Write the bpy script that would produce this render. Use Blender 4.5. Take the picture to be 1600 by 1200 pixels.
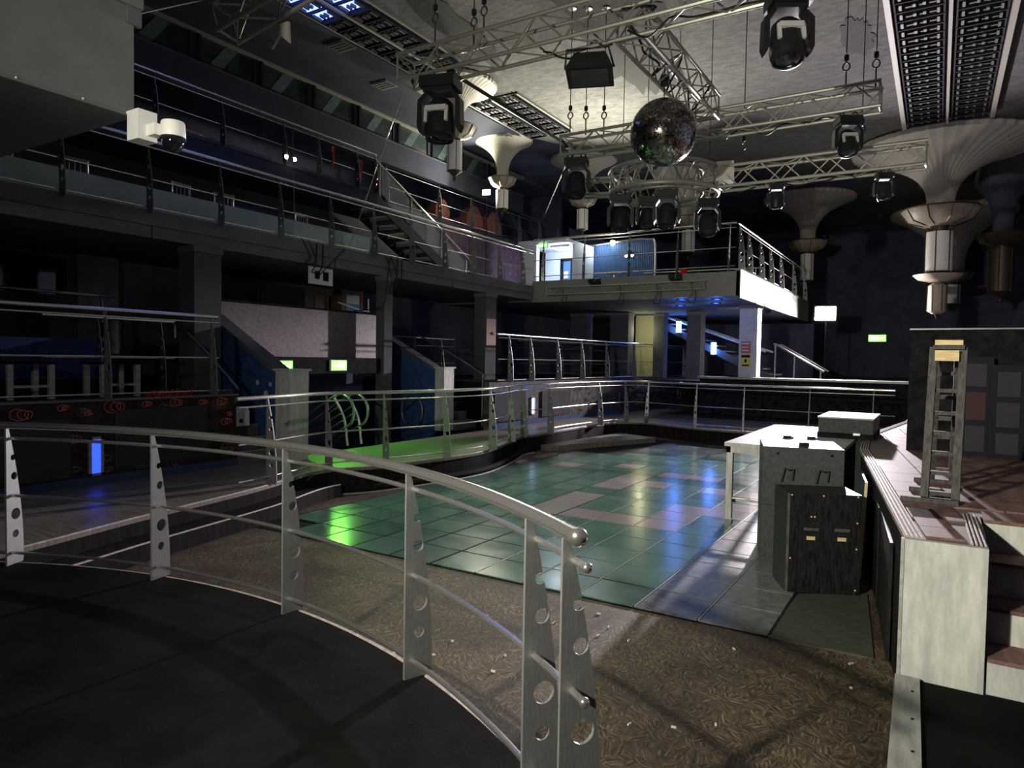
import bpy, math, random
from mathutils import Vector, Matrix, geometry
random.seed(7)
PI = math.pi
for o in list(bpy.data.objects): bpy.data.objects.remove(o)
scene = bpy.context.scene
COL = scene.collection

# ------------------------------------------------------------------ camera
FPX = 1079.2; YAW, PIT, ROL = .55227, -.0354, .01702
cam_f = Vector((-math.sin(YAW)*math.cos(PIT), math.cos(YAW)*math.cos(PIT), math.sin(PIT)))
cam_r = cam_f.cross(Vector((0, 0, 1))).normalized(); cam_u = cam_r.cross(cam_f)
cr_, cu_ = cam_r*math.cos(ROL)+cam_u*math.sin(ROL), cam_u*math.cos(ROL)-cam_r*math.sin(ROL)
cd = bpy.data.cameras.new('camera'); cam = bpy.data.objects.new('camera', cd); COL.objects.link(cam)
cd.sensor_width = 36; cd.lens = FPX*36/1600; cd.clip_start = .05; cd.clip_end = 200
cam.matrix_world = Matrix(((cr_.x, cu_.x, -cam_f.x, 0), (cr_.y, cu_.y, -cam_f.y, 0), (cr_.z, cu_.z, -cam_f.z, 1.95), (0, 0, 0, 1)))
scene.camera = cam

# ------------------------------------------------------------------ world, exposure
w = bpy.data.worlds.new('world'); scene.world = w; w.use_nodes = True
w.node_tree.nodes['Background'].inputs[0].default_value = (.35, .45, .75, 1)
w.node_tree.nodes['Background'].inputs[1].default_value = .019
scene.view_settings.view_transform = 'Standard'; scene.view_settings.look = 'None'
scene.view_settings.exposure = 0.3; scene.view_settings.gamma = 1; scene.view_settings.use_curve_mapping = False

# ------------------------------------------------------------------ flood lights (their housings are built further down)
def flood(loc, target, power, col, sx=.42, sy=.3, spread=PI):
    l = bpy.data.lights.new('flood_beam', 'AREA'); l.shape = 'RECTANGLE'; l.size = sx; l.size_y = sy
    l.energy = power; l.color = col; l.spread = spread
    o = bpy.data.objects.new('flood_beam', l); COL.objects.link(o); o.location = loc
    d = (Vector(target)-Vector(loc)).normalized(); o.rotation_euler = d.to_track_quat('-Z', 'Y').to_euler()
    return o
ASSUMED_FLOOD_C = ((-2.4, -1.2, 3.2), (.3, 9, 3.6)); FLOOD_A = ((-3.3, 25.5, 3.68), (.6, 12, .9)); FLOOD_B = ((-11.95, 17.7, 7.06), (-10.2, 13.2, 8.2))
flood(ASSUMED_FLOOD_C[0], ASSUMED_FLOOD_C[1], 190, (1, .95, .78), .14, .12, spread=2.0)  # assumed lamp out of view, casts the rail shadows on the boards
flood(FLOOD_A[0], FLOOD_A[1], 1900, (1, .89, .95), .3, .2, spread=1.95)
flood(FLOOD_B[0], FLOOD_B[1], 170, (1, .97, .74), .2, .15, spread=2.7)
ASSUMED_FLOOD_D = ((-8.4, 19.1, 4.28), (-7.5, 16.2, 8.5))
flood(ASSUMED_FLOOD_D[0], ASSUMED_FLOOD_D[1], 420, (1, .97, .8), .25, .18, spread=1.5)  # assumed lamp hidden by the fascia, brightens the ceiling patch
def point(loc, power, col, r=.05):
    l = bpy.data.lights.new('lamp_glow', 'POINT'); l.energy = power; l.color = col; l.shadow_soft_size = r
    o = bpy.data.objects.new('lamp_glow', l); COL.objects.link(o); o.location = loc; return o

# ------------------------------------------------------------------ materials
MATS = {}
def mat(name, col, rough=.5, metal=0, var=0, scale=6, bump=0, bscale=40, stretch=(1, 1, 1), col2=None, emit=0, spec=.22, alpha=1, detail=4):
    m = bpy.data.materials.new(name); m.use_nodes = True; nt = m.node_tree; N = nt.nodes; L = nt.links
    b = N['Principled BSDF']; c = (*col, 1)
    b.inputs['Base Color'].default_value = c; b.inputs['Roughness'].default_value = rough
    b.inputs['Metallic'].default_value = metal; b.inputs['Specular IOR Level'].default_value = spec
    if alpha < 1: b.inputs['Alpha'].default_value = alpha
    if emit:
        b.inputs['Emission Color'].default_value = c; b.inputs['Emission Strength'].default_value = emit
    if var or col2 or bump:
        tc = N.new('ShaderNodeNewGeometry'); mp = N.new('ShaderNodeMapping'); mp.inputs['Scale'].default_value = stretch
        L.new(tc.outputs['Position'], mp.inputs['Vector'])
    if var or col2:
        nz = N.new('ShaderNodeTexNoise'); nz.inputs['Scale'].default_value = scale; nz.inputs['Detail'].default_value = detail; nz.inputs['Roughness'].default_value = .65
        L.new(mp.outputs['Vector'], nz.inputs['Vector'])
        rp = N.new('ShaderNodeValToRGB'); rp.color_ramp.elements[0].position = .35; rp.color_ramp.elements[1].position = .65
        rp.color_ramp.elements[0].color = (*(col2 or [x*(1-var) for x in col]), 1); rp.color_ramp.elements[1].color = (*[min(1, x*(1+(0 if col2 else var*.6))) for x in col], 1)
        L.new(nz.outputs['Fac'], rp.inputs['Fac']); L.new(rp.outputs['Color'], b.inputs['Base Color'])
        mr = N.new('ShaderNodeMapRange'); mr.inputs[3].default_value = max(.02, rough-.08); mr.inputs[4].default_value = min(1, rough+.1)
        L.new(nz.outputs['Fac'], mr.inputs[0]); L.new(mr.outputs[0], b.inputs['Roughness'])
    if bump:
        n2 = N.new('ShaderNodeTexNoise'); n2.inputs['Scale'].default_value = bscale; n2.inputs['Detail'].default_value = 5
        L.new(mp.outputs['Vector'], n2.inputs['Vector'])
        bp = N.new('ShaderNodeBump'); bp.inputs['Strength'].default_value = bump; bp.inputs['Distance'].default_value = .02
        L.new(n2.outputs['Fac'], bp.inputs['Height']); L.new(bp.outputs['Normal'], b.inputs['Normal'])
    MATS[name] = m; return m
steel = mat('polished_steel', (.85, .83, .79), .21, .92)
plate = mat('brushed_steel', (0.23, 0.235, 0.228), .45, .35, var=.15, scale=20, stretch=(8, 8, 1))
plate_far = mat('dull_steel', (.22, .23, .23), .45, .8, var=.25, scale=9)
alu = mat('truss_aluminium', (.42, .41, .35), .4, .7)
black_floor = mat('black_dance_vinyl', (0.0075, 0.008, 0.0078), 0.85, var=.5, scale=2.2, bump=.08, bscale=60, spec=0.05)
grey_floor = mat('grey_wood_floor', (.2, .18, .15), .42, var=.35, scale=3, stretch=(1, 9, 1), spec=0.35)
black_paint = mat('black_paint', (.016, .016, .018), 0.8, var=.6, scale=7, spec=0.06)
dark_wood = mat('black_stained_board', (.016, .015, .014), 0.8, var=.5, scale=12, stretch=(1, 1, .15), spec=0.06)
white_worn = mat('worn_white_paint', (.6, .6, .55), .6, col2=(.4, .41, .39), scale=5, bump=.1, stretch=(3, 3, .7))
nosing_m = mat('worn_step_nosing', (.45, .38, .36), .45, var=.3, scale=18)
brown_tile = mat('maroon_stage_tile', (.2, .12, .105), 0.6, var=.45, scale=9, stretch=(1, .3, 1), spec=0.12)
grout = mat('pale_grout', (0.2, 0.16, 0.15), .7)
tile_green = mat('green_glass_tile', (0.1, 0.195, 0.155), 0.2, var=0.07, scale=2.5, spec=0.4)
tile_green2 = mat('deep_green_glass_tile', (0.08, 0.165, 0.135), 0.2, var=0.07, scale=2.5, spec=0.4)
tile_light = mat('pale_glass_tile', (0.31, 0.27, 0.265), 0.2, var=0.07, scale=3, spec=0.4)
tile_grey = mat('scuffed_grey_tile', (0.16, 0.17, 0.165), .3, var=.4, scale=14, spec=0.4)
tile_dark = mat('dark_glass_tile', (.06, .075, .08), 0.2, var=0.07, scale=3, spec=0.4)
fascia_m = mat('grey_fascia_paint', (.15, .15, .155), 0.8, var=.12, scale=2, spec=0.06)
pillar_m = mat('grey_pillar_paint', (.095, .1, .11), 0.8, var=.15, scale=2, spec=0.06)
tier_wall = mat('charcoal_wall', (0.1, 0.104, 0.115), 0.8, var=.25, scale=1.5, spec=0.06)
dark_blue = mat('midnight_blue_wall', (0.1, 0.108, 0.165), 0.8, var=.3, scale=1.2, spec=0.06)
blue_wall = mat('blue_stair_wall', (.045, .1, .26), .55, col2=(.025, .06, .16), scale=7)
soffit_blue = mat('slate_blue_plaster', (0.05, 0.054, 0.078), 0.8, var=.15, scale=2, spec=0.06)
lower_blue = mat('blue_skirting', (.05, .075, .16), 0.8, var=.2, spec=0.06)
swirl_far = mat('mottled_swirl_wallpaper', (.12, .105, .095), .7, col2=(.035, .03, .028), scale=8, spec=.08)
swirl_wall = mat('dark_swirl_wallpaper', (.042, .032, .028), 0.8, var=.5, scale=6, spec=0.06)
panel_grey = mat('grey_board', (.05, .05, .052), 0.8, var=.2, scale=4, spec=0.06)
red_paint = mat('red_paint_swirl', (0.75, 0.16, 0.13), .6)
dull_paint = mat('faded_paint_swirl', (0.26, 0.2, 0.16), .6)
cream = mat('cream_plaster', (.46, .43, .37), .6)
cream_trim = mat('cream_trim', (0.25, 0.24, 0.2), .6)
amber_glass = mat('amber_glass_dish', (0.42, 0.35, 0.27), .4, var=.15)
bronze = mat('bronze_strap', (.12, .09, .06), .45, .6)
opal = mat('opal_glass_shade', (0.93, 0.91, 0.84), .35)
lattice_m = mat('black_lattice', (.022, .022, .03), 0.8, spec=0.05)
lattice_bk = mat('coffer_backing', (0.012, 0.011, 0.013), .7, col2=(0.02, 0.018, 0.018), scale=9)
stub_m = mat('lattice_stub_paint', (0.06, 0.056, 0.054), .6)
mover_m = mat('black_fixture_plastic', (.014, .014, .015), .4, spec=.3)
mover_trim = mat('pale_fixture_trim', (.5, .5, .48), .5)
lens_m = mat('dark_lens_glass', (.01, .012, .015), .06, spec=0.8)
cable_m = mat('black_cable', (.015, .015, .015), .6)
chain_m = mat('hoist_chain', (.07, .065, .05), .5, .6)
cabinet_grey = mat('textured_grey_cabinet', (0.065, 0.065, 0.066), .6, var=.3, scale=30, bump=.25, bscale=160)
cabinet_black = mat('scratched_black_cabinet', (0.016, 0.016, 0.0175), .4, var=.6, scale=16, stretch=(3, 3, .5), bump=.08, bscale=90, spec=0.15)
bare_wood = mat('pale_raw_pine', (.66, .52, .27), .6, var=.2, scale=10, stretch=(1, 1, 6))
ladder_m = mat('weathered_grey_timber', (0.075, 0.07, 0.067), .65, var=.5, scale=16, stretch=(3, 3, .6))
white_plastic = mat('white_plastic', (.78, .78, .74), .4)
gloss_black = mat('glossy_black_dome', (.006, .006, .007), .04, spec=.9)
orange_door = mat('orange_brown_door', (.22, .075, .025), .5, var=.2)
brown_door = mat('brown_board', (.13, .085, .05), .55, var=.2)
navy = mat('navy_upholstery', (.015, .035, .13), .6, var=.2)
green_band = mat('pale_green_counter_glass', (.42, .55, .47), .35, var=.06)
purple_wp = mat('purple_patterned_wallpaper', (.14, .08, .12), .6, col2=(.08, .045, .075), scale=5)
rust_seat = mat('rust_velvet', (.3, .11, .09), .7, var=.3)
corr_blue = mat('blue_corrugated_sheet', (.08, .16, .34), .45)
white_wall = mat('white_lit_wall', (.7, .75, .85), .6)
red_m = mat('red_tinsel', (.6, .03, .03), .4)
yellow_m = mat('yellow_notice', (.6, .5, .1), .6)
pink_m = mat('red_notice', (.45, .12, .1), .6)
beige_wall = mat('olive_beige_wall', (.13, .12, .07), .7, var=.15)
yellow_wall = mat('lit_cream_wall', (.5, .48, .3), .7)
timber_pale = mat('pale_grey_timber', (.42, .42, .38), .65, col2=(.26, .27, .26), scale=8, stretch=(3, .5, 3))
paper = mat('white_paper', (.6, .6, .6), .6)
poster_blue = mat('blue_print', (.1, .25, .45), .6)
tread_m = mat('grey_stair_tread', (.12, .12, .12), .5, var=.2)
glass_edge = mat('frosted_stair_glass', (.5, .58, .58), .3)
wood_rail = mat('orange_wood_rail', (.42, .24, .1), .4)
e_green = mat('exit_sign_green', (.12, 1, .06), .5, emit=5)
e_white = mat('exit_sign_white', (.6, 1, .45), .5, emit=9)
e_flood = mat('flood_led_white', (1, .96, .9), .5, emit=180)
e_blue = mat('blue_tube_light', (0.02, 0.06, 1), .5, emit=2.2)
e_bluew = mat('blue_white_tube_light', (.25, .5, 1), .5, emit=4)
e_tube = mat('bright_blue_tube', (.1, .3, 1), .5, emit=22)
e_spot = mat('emergency_lamp_white', (1, 1, .75), .5, emit=25)
e_room = mat('cool_ceiling_light', (.85, .93, 1), .5, emit=14)
e_win = mat('blue_ceiling_light_panel', (.16, .26, 1), .5, emit=4)

def ceiling_mat():
    m = mat('textured_grey_ceiling', (0.14, 0.135, 0.127), .85, col2=(0.075, 0.074, 0.072), scale=5, bump=1.0, bscale=34, detail=9, stretch=(1, 2.2, 1), spec=0.05)
    return m
ceil_m = ceiling_mat()
ceil_dark = mat('bare_dark_ceiling_patch', (0.045, 0.043, 0.04), .9, col2=(0.022, 0.022, 0.022), scale=22, bump=.8, bscale=45)

def osb_mat():
    m = bpy.data.materials.new('osb_board'); m.use_nodes = True; nt = m.node_tree; N = nt.nodes; L = nt.links; b = N['Principled BSDF']
    tc = N.new('ShaderNodeTexCoord')
    vo = N.new('ShaderNodeTexVoronoi'); vo.inputs['Scale'].default_value = 15; L.new(tc.outputs['Object'], vo.inputs['Vector'])
    sp = N.new('ShaderNodeSeparateColor'); L.new(vo.outputs['Color'], sp.inputs[0])
    mu = N.new('ShaderNodeMath'); mu.operation = 'MULTIPLY'; mu.inputs[1].default_value = 2.3; L.new(sp.outputs[0], mu.inputs[0])
    vr = N.new('ShaderNodeVectorRotate'); vr.rotation_type = 'Z_AXIS'; L.new(tc.outputs['Object'], vr.inputs['Vector']); L.new(mu.outputs[0], vr.inputs['Angle'])
    mp = N.new('ShaderNodeMapping'); mp.inputs['Scale'].default_value = (10, 75, 10); L.new(vr.outputs[0], mp.inputs['Vector'])
    nz = N.new('ShaderNodeTexNoise'); nz.inputs['Scale'].default_value = 1; nz.inputs['Detail'].default_value = 3; L.new(mp.outputs[0], nz.inputs['Vector'])
    rp = N.new('ShaderNodeValToRGB'); E = rp.color_ramp.elements
    E[0].position = .36; E[0].color = (.03, .02, .012, 1); E[1].position = .74; E[1].color = (.36, .28, .17, 1)
    e = E.new(.54); e.color = (.125, .09, .055, 1)
    L.new(nz.outputs['Fac'], rp.inputs['Fac'])
    n2 = N.new('ShaderNodeTexNoise'); n2.inputs['Scale'].default_value = 1.4; n2.inputs['Detail'].default_value = 6; L.new(tc.outputs['Object'], n2.inputs['Vector'])
    r2 = N.new('ShaderNodeValToRGB'); r2.color_ramp.elements[0].position = .38; r2.color_ramp.elements[0].color = (.5, .45, .42, 1); r2.color_ramp.elements[1].position = .62; r2.color_ramp.elements[1].color = (1.0, .98, .95, 1)
    L.new(n2.outputs['Fac'], r2.inputs['Fac'])
    mx = N.new('ShaderNodeMix'); mx.data_type = 'RGBA'; mx.blend_type = 'MULTIPLY'; mx.inputs[0].default_value = 1
    L.new(rp.outputs[0], mx.inputs[6]); L.new(r2.outputs[0], mx.inputs[7]); L.new(mx.outputs[2], b.inputs['Base Color'])
    b.inputs['Roughness'].default_value = .62
    bp = N.new('ShaderNodeBump'); bp.inputs['Strength'].default_value = .25; bp.inputs['Distance'].default_value = .01
    L.new(nz.outputs['Fac'], bp.inputs['Height']); L.new(bp.outputs[0], b.inputs['Normal'])
    return m
osb = osb_mat()

def mirror_mat(name, sc, dark, lite, metal, rough):
    # small square facets, each with its own tone
    m = bpy.data.materials.new(name); m.use_nodes = True; nt = m.node_tree; N = nt.nodes; L = nt.links; b = N['Principled BSDF']
    tc = N.new('ShaderNodeTexCoord'); vo = N.new('ShaderNodeTexVoronoi'); vo.distance = 'CHEBYCHEV'; vo.inputs['Scale'].default_value = sc; vo.inputs['Randomness'].default_value = 0
    L.new(tc.outputs['Object'], vo.inputs['Vector'])
    wn = N.new('ShaderNodeTexWhiteNoise'); L.new(vo.outputs['Position'], wn.inputs['Vector'])
    rp = N.new('ShaderNodeValToRGB'); rp.color_ramp.elements[0].color = (*dark, 1); rp.color_ramp.elements[1].color = (*lite, 1)
    L.new(wn.outputs['Value'], rp.inputs['Fac']); L.new(rp.outputs[0], b.inputs['Base Color'])
    b.inputs['Metallic'].default_value = metal; b.inputs['Roughness'].default_value = rough
    return m
mosaic_m = mirror_mat('pinkish_mosaic', 30, (.13, .105, .105), (.2, .165, .165), .2, .4)

# ------------------------------------------------------------------ mesh helpers
class MB:
    def __init__(s): s.v = []; s.f = []
    def add(s, V, F):
        n = len(s.v); s.v += [tuple(p) for p in V]; s.f += [tuple(i+n for i in q) for q in F]; return s
    def box(s, x0, x1, y0, y1, z0, z1):
        return s.add([(x0, y0, z0), (x1, y0, z0), (x1, y1, z0), (x0, y1, z0), (x0, y0, z1), (x1, y0, z1), (x1, y1, z1), (x0, y1, z1)],
                     [(3, 2, 1, 0), (4, 5, 6, 7), (0, 1, 5, 4), (1, 2, 6, 5), (2, 3, 7, 6), (3, 0, 4, 7)])
    def cbox(s, c, size, rz=0, rx=0):
        R = Matrix.Rotation(rz, 3, 'Z') @ Matrix.Rotation(rx, 3, 'X'); h = [q/2 for q in size]
        V = [Vector(c)+R @ Vector((sx*h[0], sy*h[1], sz*h[2])) for sz in (-1, 1) for sx, sy in ((-1, -1), (1, -1), (1, 1), (-1, 1))]
        return s.add(V, [(3, 2, 1, 0), (4, 5, 6, 7), (0, 1, 5, 4), (1, 2, 6, 5), (2, 3, 7, 6), (3, 0, 4, 7)])
    def beam(s, p, q, wd, ht):      # rectangular bar from p to q, wd horizontal, ht vertical
        p = Vector(p); q = Vector(q); t = (q-p).normalized(); a = t.cross(Vector((0, 0, 1)))
        a = a.normalized() if a.length > 1e-4 else Vector((1, 0, 0)); b = a.cross(t); V = []
        for c in (p, q):
            for i, j in ((-1, -1), (1, -1), (1, 1), (-1, 1)): V.append(c+a*i*wd/2+b*j*ht/2)
        return s.add(V, [(0, 1, 2, 3), (7, 6, 5, 4), (0, 4, 5, 1), (1, 5, 6, 2), (2, 6, 7, 3), (3, 7, 4, 0)])
    def tube(s, path, r, n=8, closed=False, cap=True):
        P = [Vector(p) for p in path]; m = len(P); V = []; up = None
        for i, p in enumerate(P):
            t = (P[(i+1) % m]-P[i-1]) if closed else (P[min(i+1, m-1)]-P[max(i-1, 0)])
            t.normalize()
            if up is None: up = Vector((0, 0, 1)) if abs(t.z) < .9 else Vector((1, 0, 0))
            a = t.cross(up)
            if a.length < 1e-4: a = t.cross(Vector((0, 1, 0)))
            a.normalize(); b = a.cross(t); up = b
            rr = r[i] if isinstance(r, (list, tuple)) else r
            V += [p+(a*math.cos(2*PI*k/n)+b*math.sin(2*PI*k/n))*rr for k in range(n)]
        F = []
        for i in range(m if closed else m-1):
            j = (i+1) % m
            for k in range(n): F.append((i*n+k, i*n+(k+1) % n, j*n+(k+1) % n, j*n+k))
        if cap and not closed: F += [tuple(range(n))[::-1], tuple((m-1)*n+k for k in range(n))]
        return s.add(V, F)
    def cyl(s, p, q, r, n=12): return s.tube([p, q], r, n)
    def lathe(s, prof, n=24, c=(0, 0, 0), flute=0):
        V = []; F = []; m = len(prof)
        for r, z in prof:
            for k in range(n):
                a = 2*PI*k/n; q = r*(1-(flute if k % 2 else 0)); V.append((c[0]+q*math.cos(a), c[1]+q*math.sin(a), c[2]+z))
        for i in range(m-1):
            for k in range(n): F.append((i*n+k, i*n+(k+1) % n, (i+1)*n+(k+1) % n, (i+1)*n+k))
        return s.add(V, F)
    def prism(s, poly, z0, z1):
        n = len(poly); V = [(x, y, z0) for x, y in poly]+[(x, y, z1) for x, y in poly]
        F = [tuple(range(n))[::-1], tuple(range(n, 2*n))]+[(i, (i+1) % n, n+(i+1) % n, n+i) for i in range(n)]
        return s.add(V, F)
    def xprism(s, poly, y0, y1):    # poly in (x, z), extruded along y
        n = len(poly); V = [(x, y0, z) for x, z in poly]+[(x, y1, z) for x, z in poly]
        F = [tuple(range(n)), tuple(range(n, 2*n))[::-1]]+[(n+i, n+(i+1) % n, (i+1) % n, i) for i in range(n)]
        return s.add(V, F)
    def sphere(s, c, r, n=16, sz=1):
        prof = [(max(1e-4, r*math.sin(PI*i/(n//2))), -r*math.cos(PI*i/(n//2))*sz) for i in range(n//2+1)]
        return s.lathe(prof, n, c)
    def mesh(s, name, m, smooth=False):
        me = bpy.data.meshes.new(name); me.from_pydata(s.v, [], s.f); me.materials.append(m); me.update()
        import bmesh
        bm = bmesh.new(); bm.from_mesh(me); bmesh.ops.recalc_face_normals(bm, faces=bm.faces[:]); bm.to_mesh(me); bm.free()
        if smooth:
            for p in me.polygons: p.use_smooth = True
            try: me.set_sharp_from_angle(angle=math.radians(42))
            except Exception: pass
        return me
WORLD = {}
def put(o, parent):
    COL.objects.link(o)
    if parent is not None: o.parent = parent
    return o
def obj(name, mb, m, parent=None, smooth=False, label=None, world=True):
    o = bpy.data.objects.new(name, mb.mesh(name, m, smooth) if isinstance(mb, MB) else mb); put(o, parent)
    if parent is not None and world and parent.type == 'EMPTY': o.location = -parent.location
    if label: o['label'] = label
    return o
def tag(o, label=None, cat=None, group=None, kind=None):
    if label: o['label'] = label
    if cat: o['category'] = cat
    if group: o['group'] = group
    if kind: o['kind'] = kind
    return o
def thing(name, label, cat, loc=(0, 0, 0), group=None, kind=None):
    o = bpy.data.objects.new(name, None); COL.objects.link(o); o.location = loc; o.empty_display_size = .1
    return tag(o, label, cat, group, kind)
def struct(name, mb, m, label=None, smooth=False):
    o = obj(name, mb, m, None, smooth); o['kind'] = 'structure'
    if label: o['label'] = label
    return o
_unit = {}
def bar(name, p, q, r, m, parent, n=6):        # round bar sharing one unit cylinder
    k = ('c', m.name, n)
    if k not in _unit: _unit[k] = MB().cyl((0, 0, -.5), (0, 0, .5), 1, n).mesh('unit_bar', m, True)
    p = Vector(p); q = Vector(q); d = q-p
    o = bpy.data.objects.new(name, _unit[k]); put(o, parent); base = parent.location if parent is not None and parent.type == 'EMPTY' else Vector((0, 0, 0))
    o.location = (p+q)/2-base; o.rotation_mode = 'QUATERNION'; o.rotation_quaternion = d.to_track_quat('Z', 'Y'); o.scale = (r, r, d.length)
    return o
def blk(name, c, size, m, parent, rz=0, rx=0, ry=0):       # box sharing one unit cube
    k = ('b', m.name)
    if k not in _unit: _unit[k] = MB().box(-.5, .5, -.5, .5, -.5, .5).mesh('unit_block', m)
    o = bpy.data.objects.new(name, _unit[k]); put(o, parent); base = parent.location if parent is not None and parent.type == 'EMPTY' else Vector((0, 0, 0))
    o.location = Vector(c)-base; o.scale = size; o.rotation_euler = (rx, ry, rz); return o
def copy_tree(o, parent=None):
    c = o.copy(); COL.objects.link(c); c.parent = parent
    for ch in list(o.children): copy_tree(ch, c)
    return c
def crom(P, n=8):                     # smooth curve through points
    P = [Vector(p) for p in P]; Q = [P[0]*2-P[1]]+P+[P[-1]*2-P[-2]]; out = []
    for i in range(1, len(Q)-2):
        a, b, c, d = Q[i-1:i+3]
        for k in range(n):
            t = k/n; out.append(.5*((2*b)+(c-a)*t+(2*a-5*b+4*c-d)*t*t+(3*b-a-3*c+d)*t**3))
    return out+[P[-1]]

# ------------------------------------------------------------------ builders
def post_mesh(m, name, seg=14, h=1.05):
    n = 10; outl = [(0, 0), (.15, 0)]
    for i in range(n+1):
        t = i/n; z = .04+(h-.06)*t; outl.append((.024+.150*(1-t**1.7)*(1-.10*(1-t)), z))
    outl += [(0, h-.015)]
    V = [Vector(p) for p in outl]; E = [(i, (i+1) % len(outl)) for i in range(len(outl))]; holes = []
    for x, z, r in ((.062, .805, .022), (.072, .665, .029), (.085, .377, .043), (.082, .227, .029)):
        b = len(V); V += [Vector((x+r*math.cos(2*PI*k/seg), z+r*math.sin(2*PI*k/seg))) for k in range(seg)]
        E += [(b+k, b+(k+1) % seg) for k in range(seg)]; holes.append((x, z, r))
    v2, e2, f2, *_ = geometry.delaunay_2d_cdt(V, E, [], 2, 1e-5)
    t = .007; nv = len(v2); VV = [(p.x, -t, p.y) for p in v2]+[(p.x, t, p.y) for p in v2]; FF = []; cnt = {}
    for f in f2:
        f = list(f); c = sum((v2[i] for i in f), Vector((0, 0)))/len(f)
        if any((c.x-x)**2+(c.y-z)**2 < (r*.97)**2 for x, z, r in holes): continue
        FF.append(tuple(f)); FF.append(tuple(i+nv for i in reversed(f)))
        for a, b in zip(f, f[1:]+f[:1]): cnt[(a, b)] = 1
    for a, b in cnt:
        if (b, a) not in cnt: FF.append((a, a+nv, b+nv, b))
    return MB().add(VV, FF).mesh(name, m)
POST = {}
def railing(name, label, pts, spacing=1.2, at=None, h=1.05, out=1, rods=(.95, .52, .09), rr=.011, tr=.025, pm=plate, rm=steel, group=None, balls=False, posts=True, gap=0):
    """pts: dense world path at floor level; posts stand across the path, straight edge inside, belly to the side `out`"""
    P = [Vector(p) for p in pts]; root = thing(name, label, 'railing', P[0], group); k = h/1.05
    L = [0]
    for a, b in zip(P, P[1:]): L.append(L[-1]+(b-a).length)
    def ev(s):
        i = max(j for j in range(len(L)) if L[j] <= s+1e-6); i = min(i, len(P)-2)
        d = P[i+1]-P[i]; return P[i]+d*((s-L[i])/max(1e-6, L[i+1]-L[i])), d.normalized()
    def nrm(i):
        d = (P[min(i+1, len(P)-1)]-P[max(i-1, 0)]); d.z = 0; d.normalize(); return Vector((d.y, -d.x, 0))*out
    top = [P[i]+nrm(i)*.012+Vector((0, 0, h)) for i in range(len(P))]
    obj('top_rail', MB().tube(top, tr, 12), rm, root, True)
    for z in rods: obj('rail_rod', MB().tube([P[i]+nrm(i)*.045+Vector((0, 0, z*k)) for i in range(len(P))], rr, 8), rm, root, True)
    if balls:
        for i in (-1,):
            obj('rail_end_cap', MB().sphere(top[i], tr*1.18, 20), rm, root, True)
            for z in rods: obj('rod_end_pin', MB().sphere(P[i]+nrm(len(P)-1)*.045+Vector((0, 0, z*k)), rr*1.45, 12), rm, root, True)
    if posts:
        key = pm.name
        if key not in POST: POST[key] = post_mesh(pm, 'post')
        if at is None:
            n = max(1, round((L[-1]-.1)/spacing)); at = [.05+(L[-1]-.1)*i/n for i in range(n+1)]
        for s in at:
            p, d = ev(s); o = bpy.data.objects.new('post', POST[key]); put(o, root); o.location = p-root.location
            nn = Vector((d.y, -d.x, 0))*out; o.rotation_euler = (0, 0, math.atan2(nn.y, nn.x)); o.scale = (1, 1, k)
    return root

def truss(name, label, p0, p1, wd=.36, bay=.38, cr=.029, br=.012, m=alu, group=None, parent=None):
    p0 = Vector(p0); p1 = Vector(p1); t = (p1-p0); Ln = t.length; t.normalize()
    s = Vector((t.y, -t.x, 0)).normalized(); u = s.cross(t); u = u if u.z > 0 else -u; h = wd/2
    root = parent or thing(name, label, 'truss', p0, group)
    n = max(2, round(Ln/bay)); q = Ln/n
    for i, j in ((-1, -1), (1, -1), (1, 1), (-1, 1)): bar('chord', p0+s*i*h+u*j*h, p1+s*i*h+u*j*h, cr, m, root, 8)
    C4 = [(-1, -1), (1, -1), (1, 1), (-1, 1)]
    for f in range(4):
        a, b = C4[f], C4[(f+1) % 4]
        for k in range(n):
            x, y = (a, b) if (k+f) % 2 == 0 else (b, a)
            bar('brace', p0+t*q*k+(s*x[0]+u*x[1])*h, p0+t*q*(k+1)+(s*y[0]+u*y[1])*h, br, m, root)
        for e in (.02, Ln-.02): bar('end_strut', p0+t*e+(s*a[0]+u*a[1])*h, p0+t*e+(s*b[0]+u*b[1])*h, br*1.3, m, root)
    return root

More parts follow.
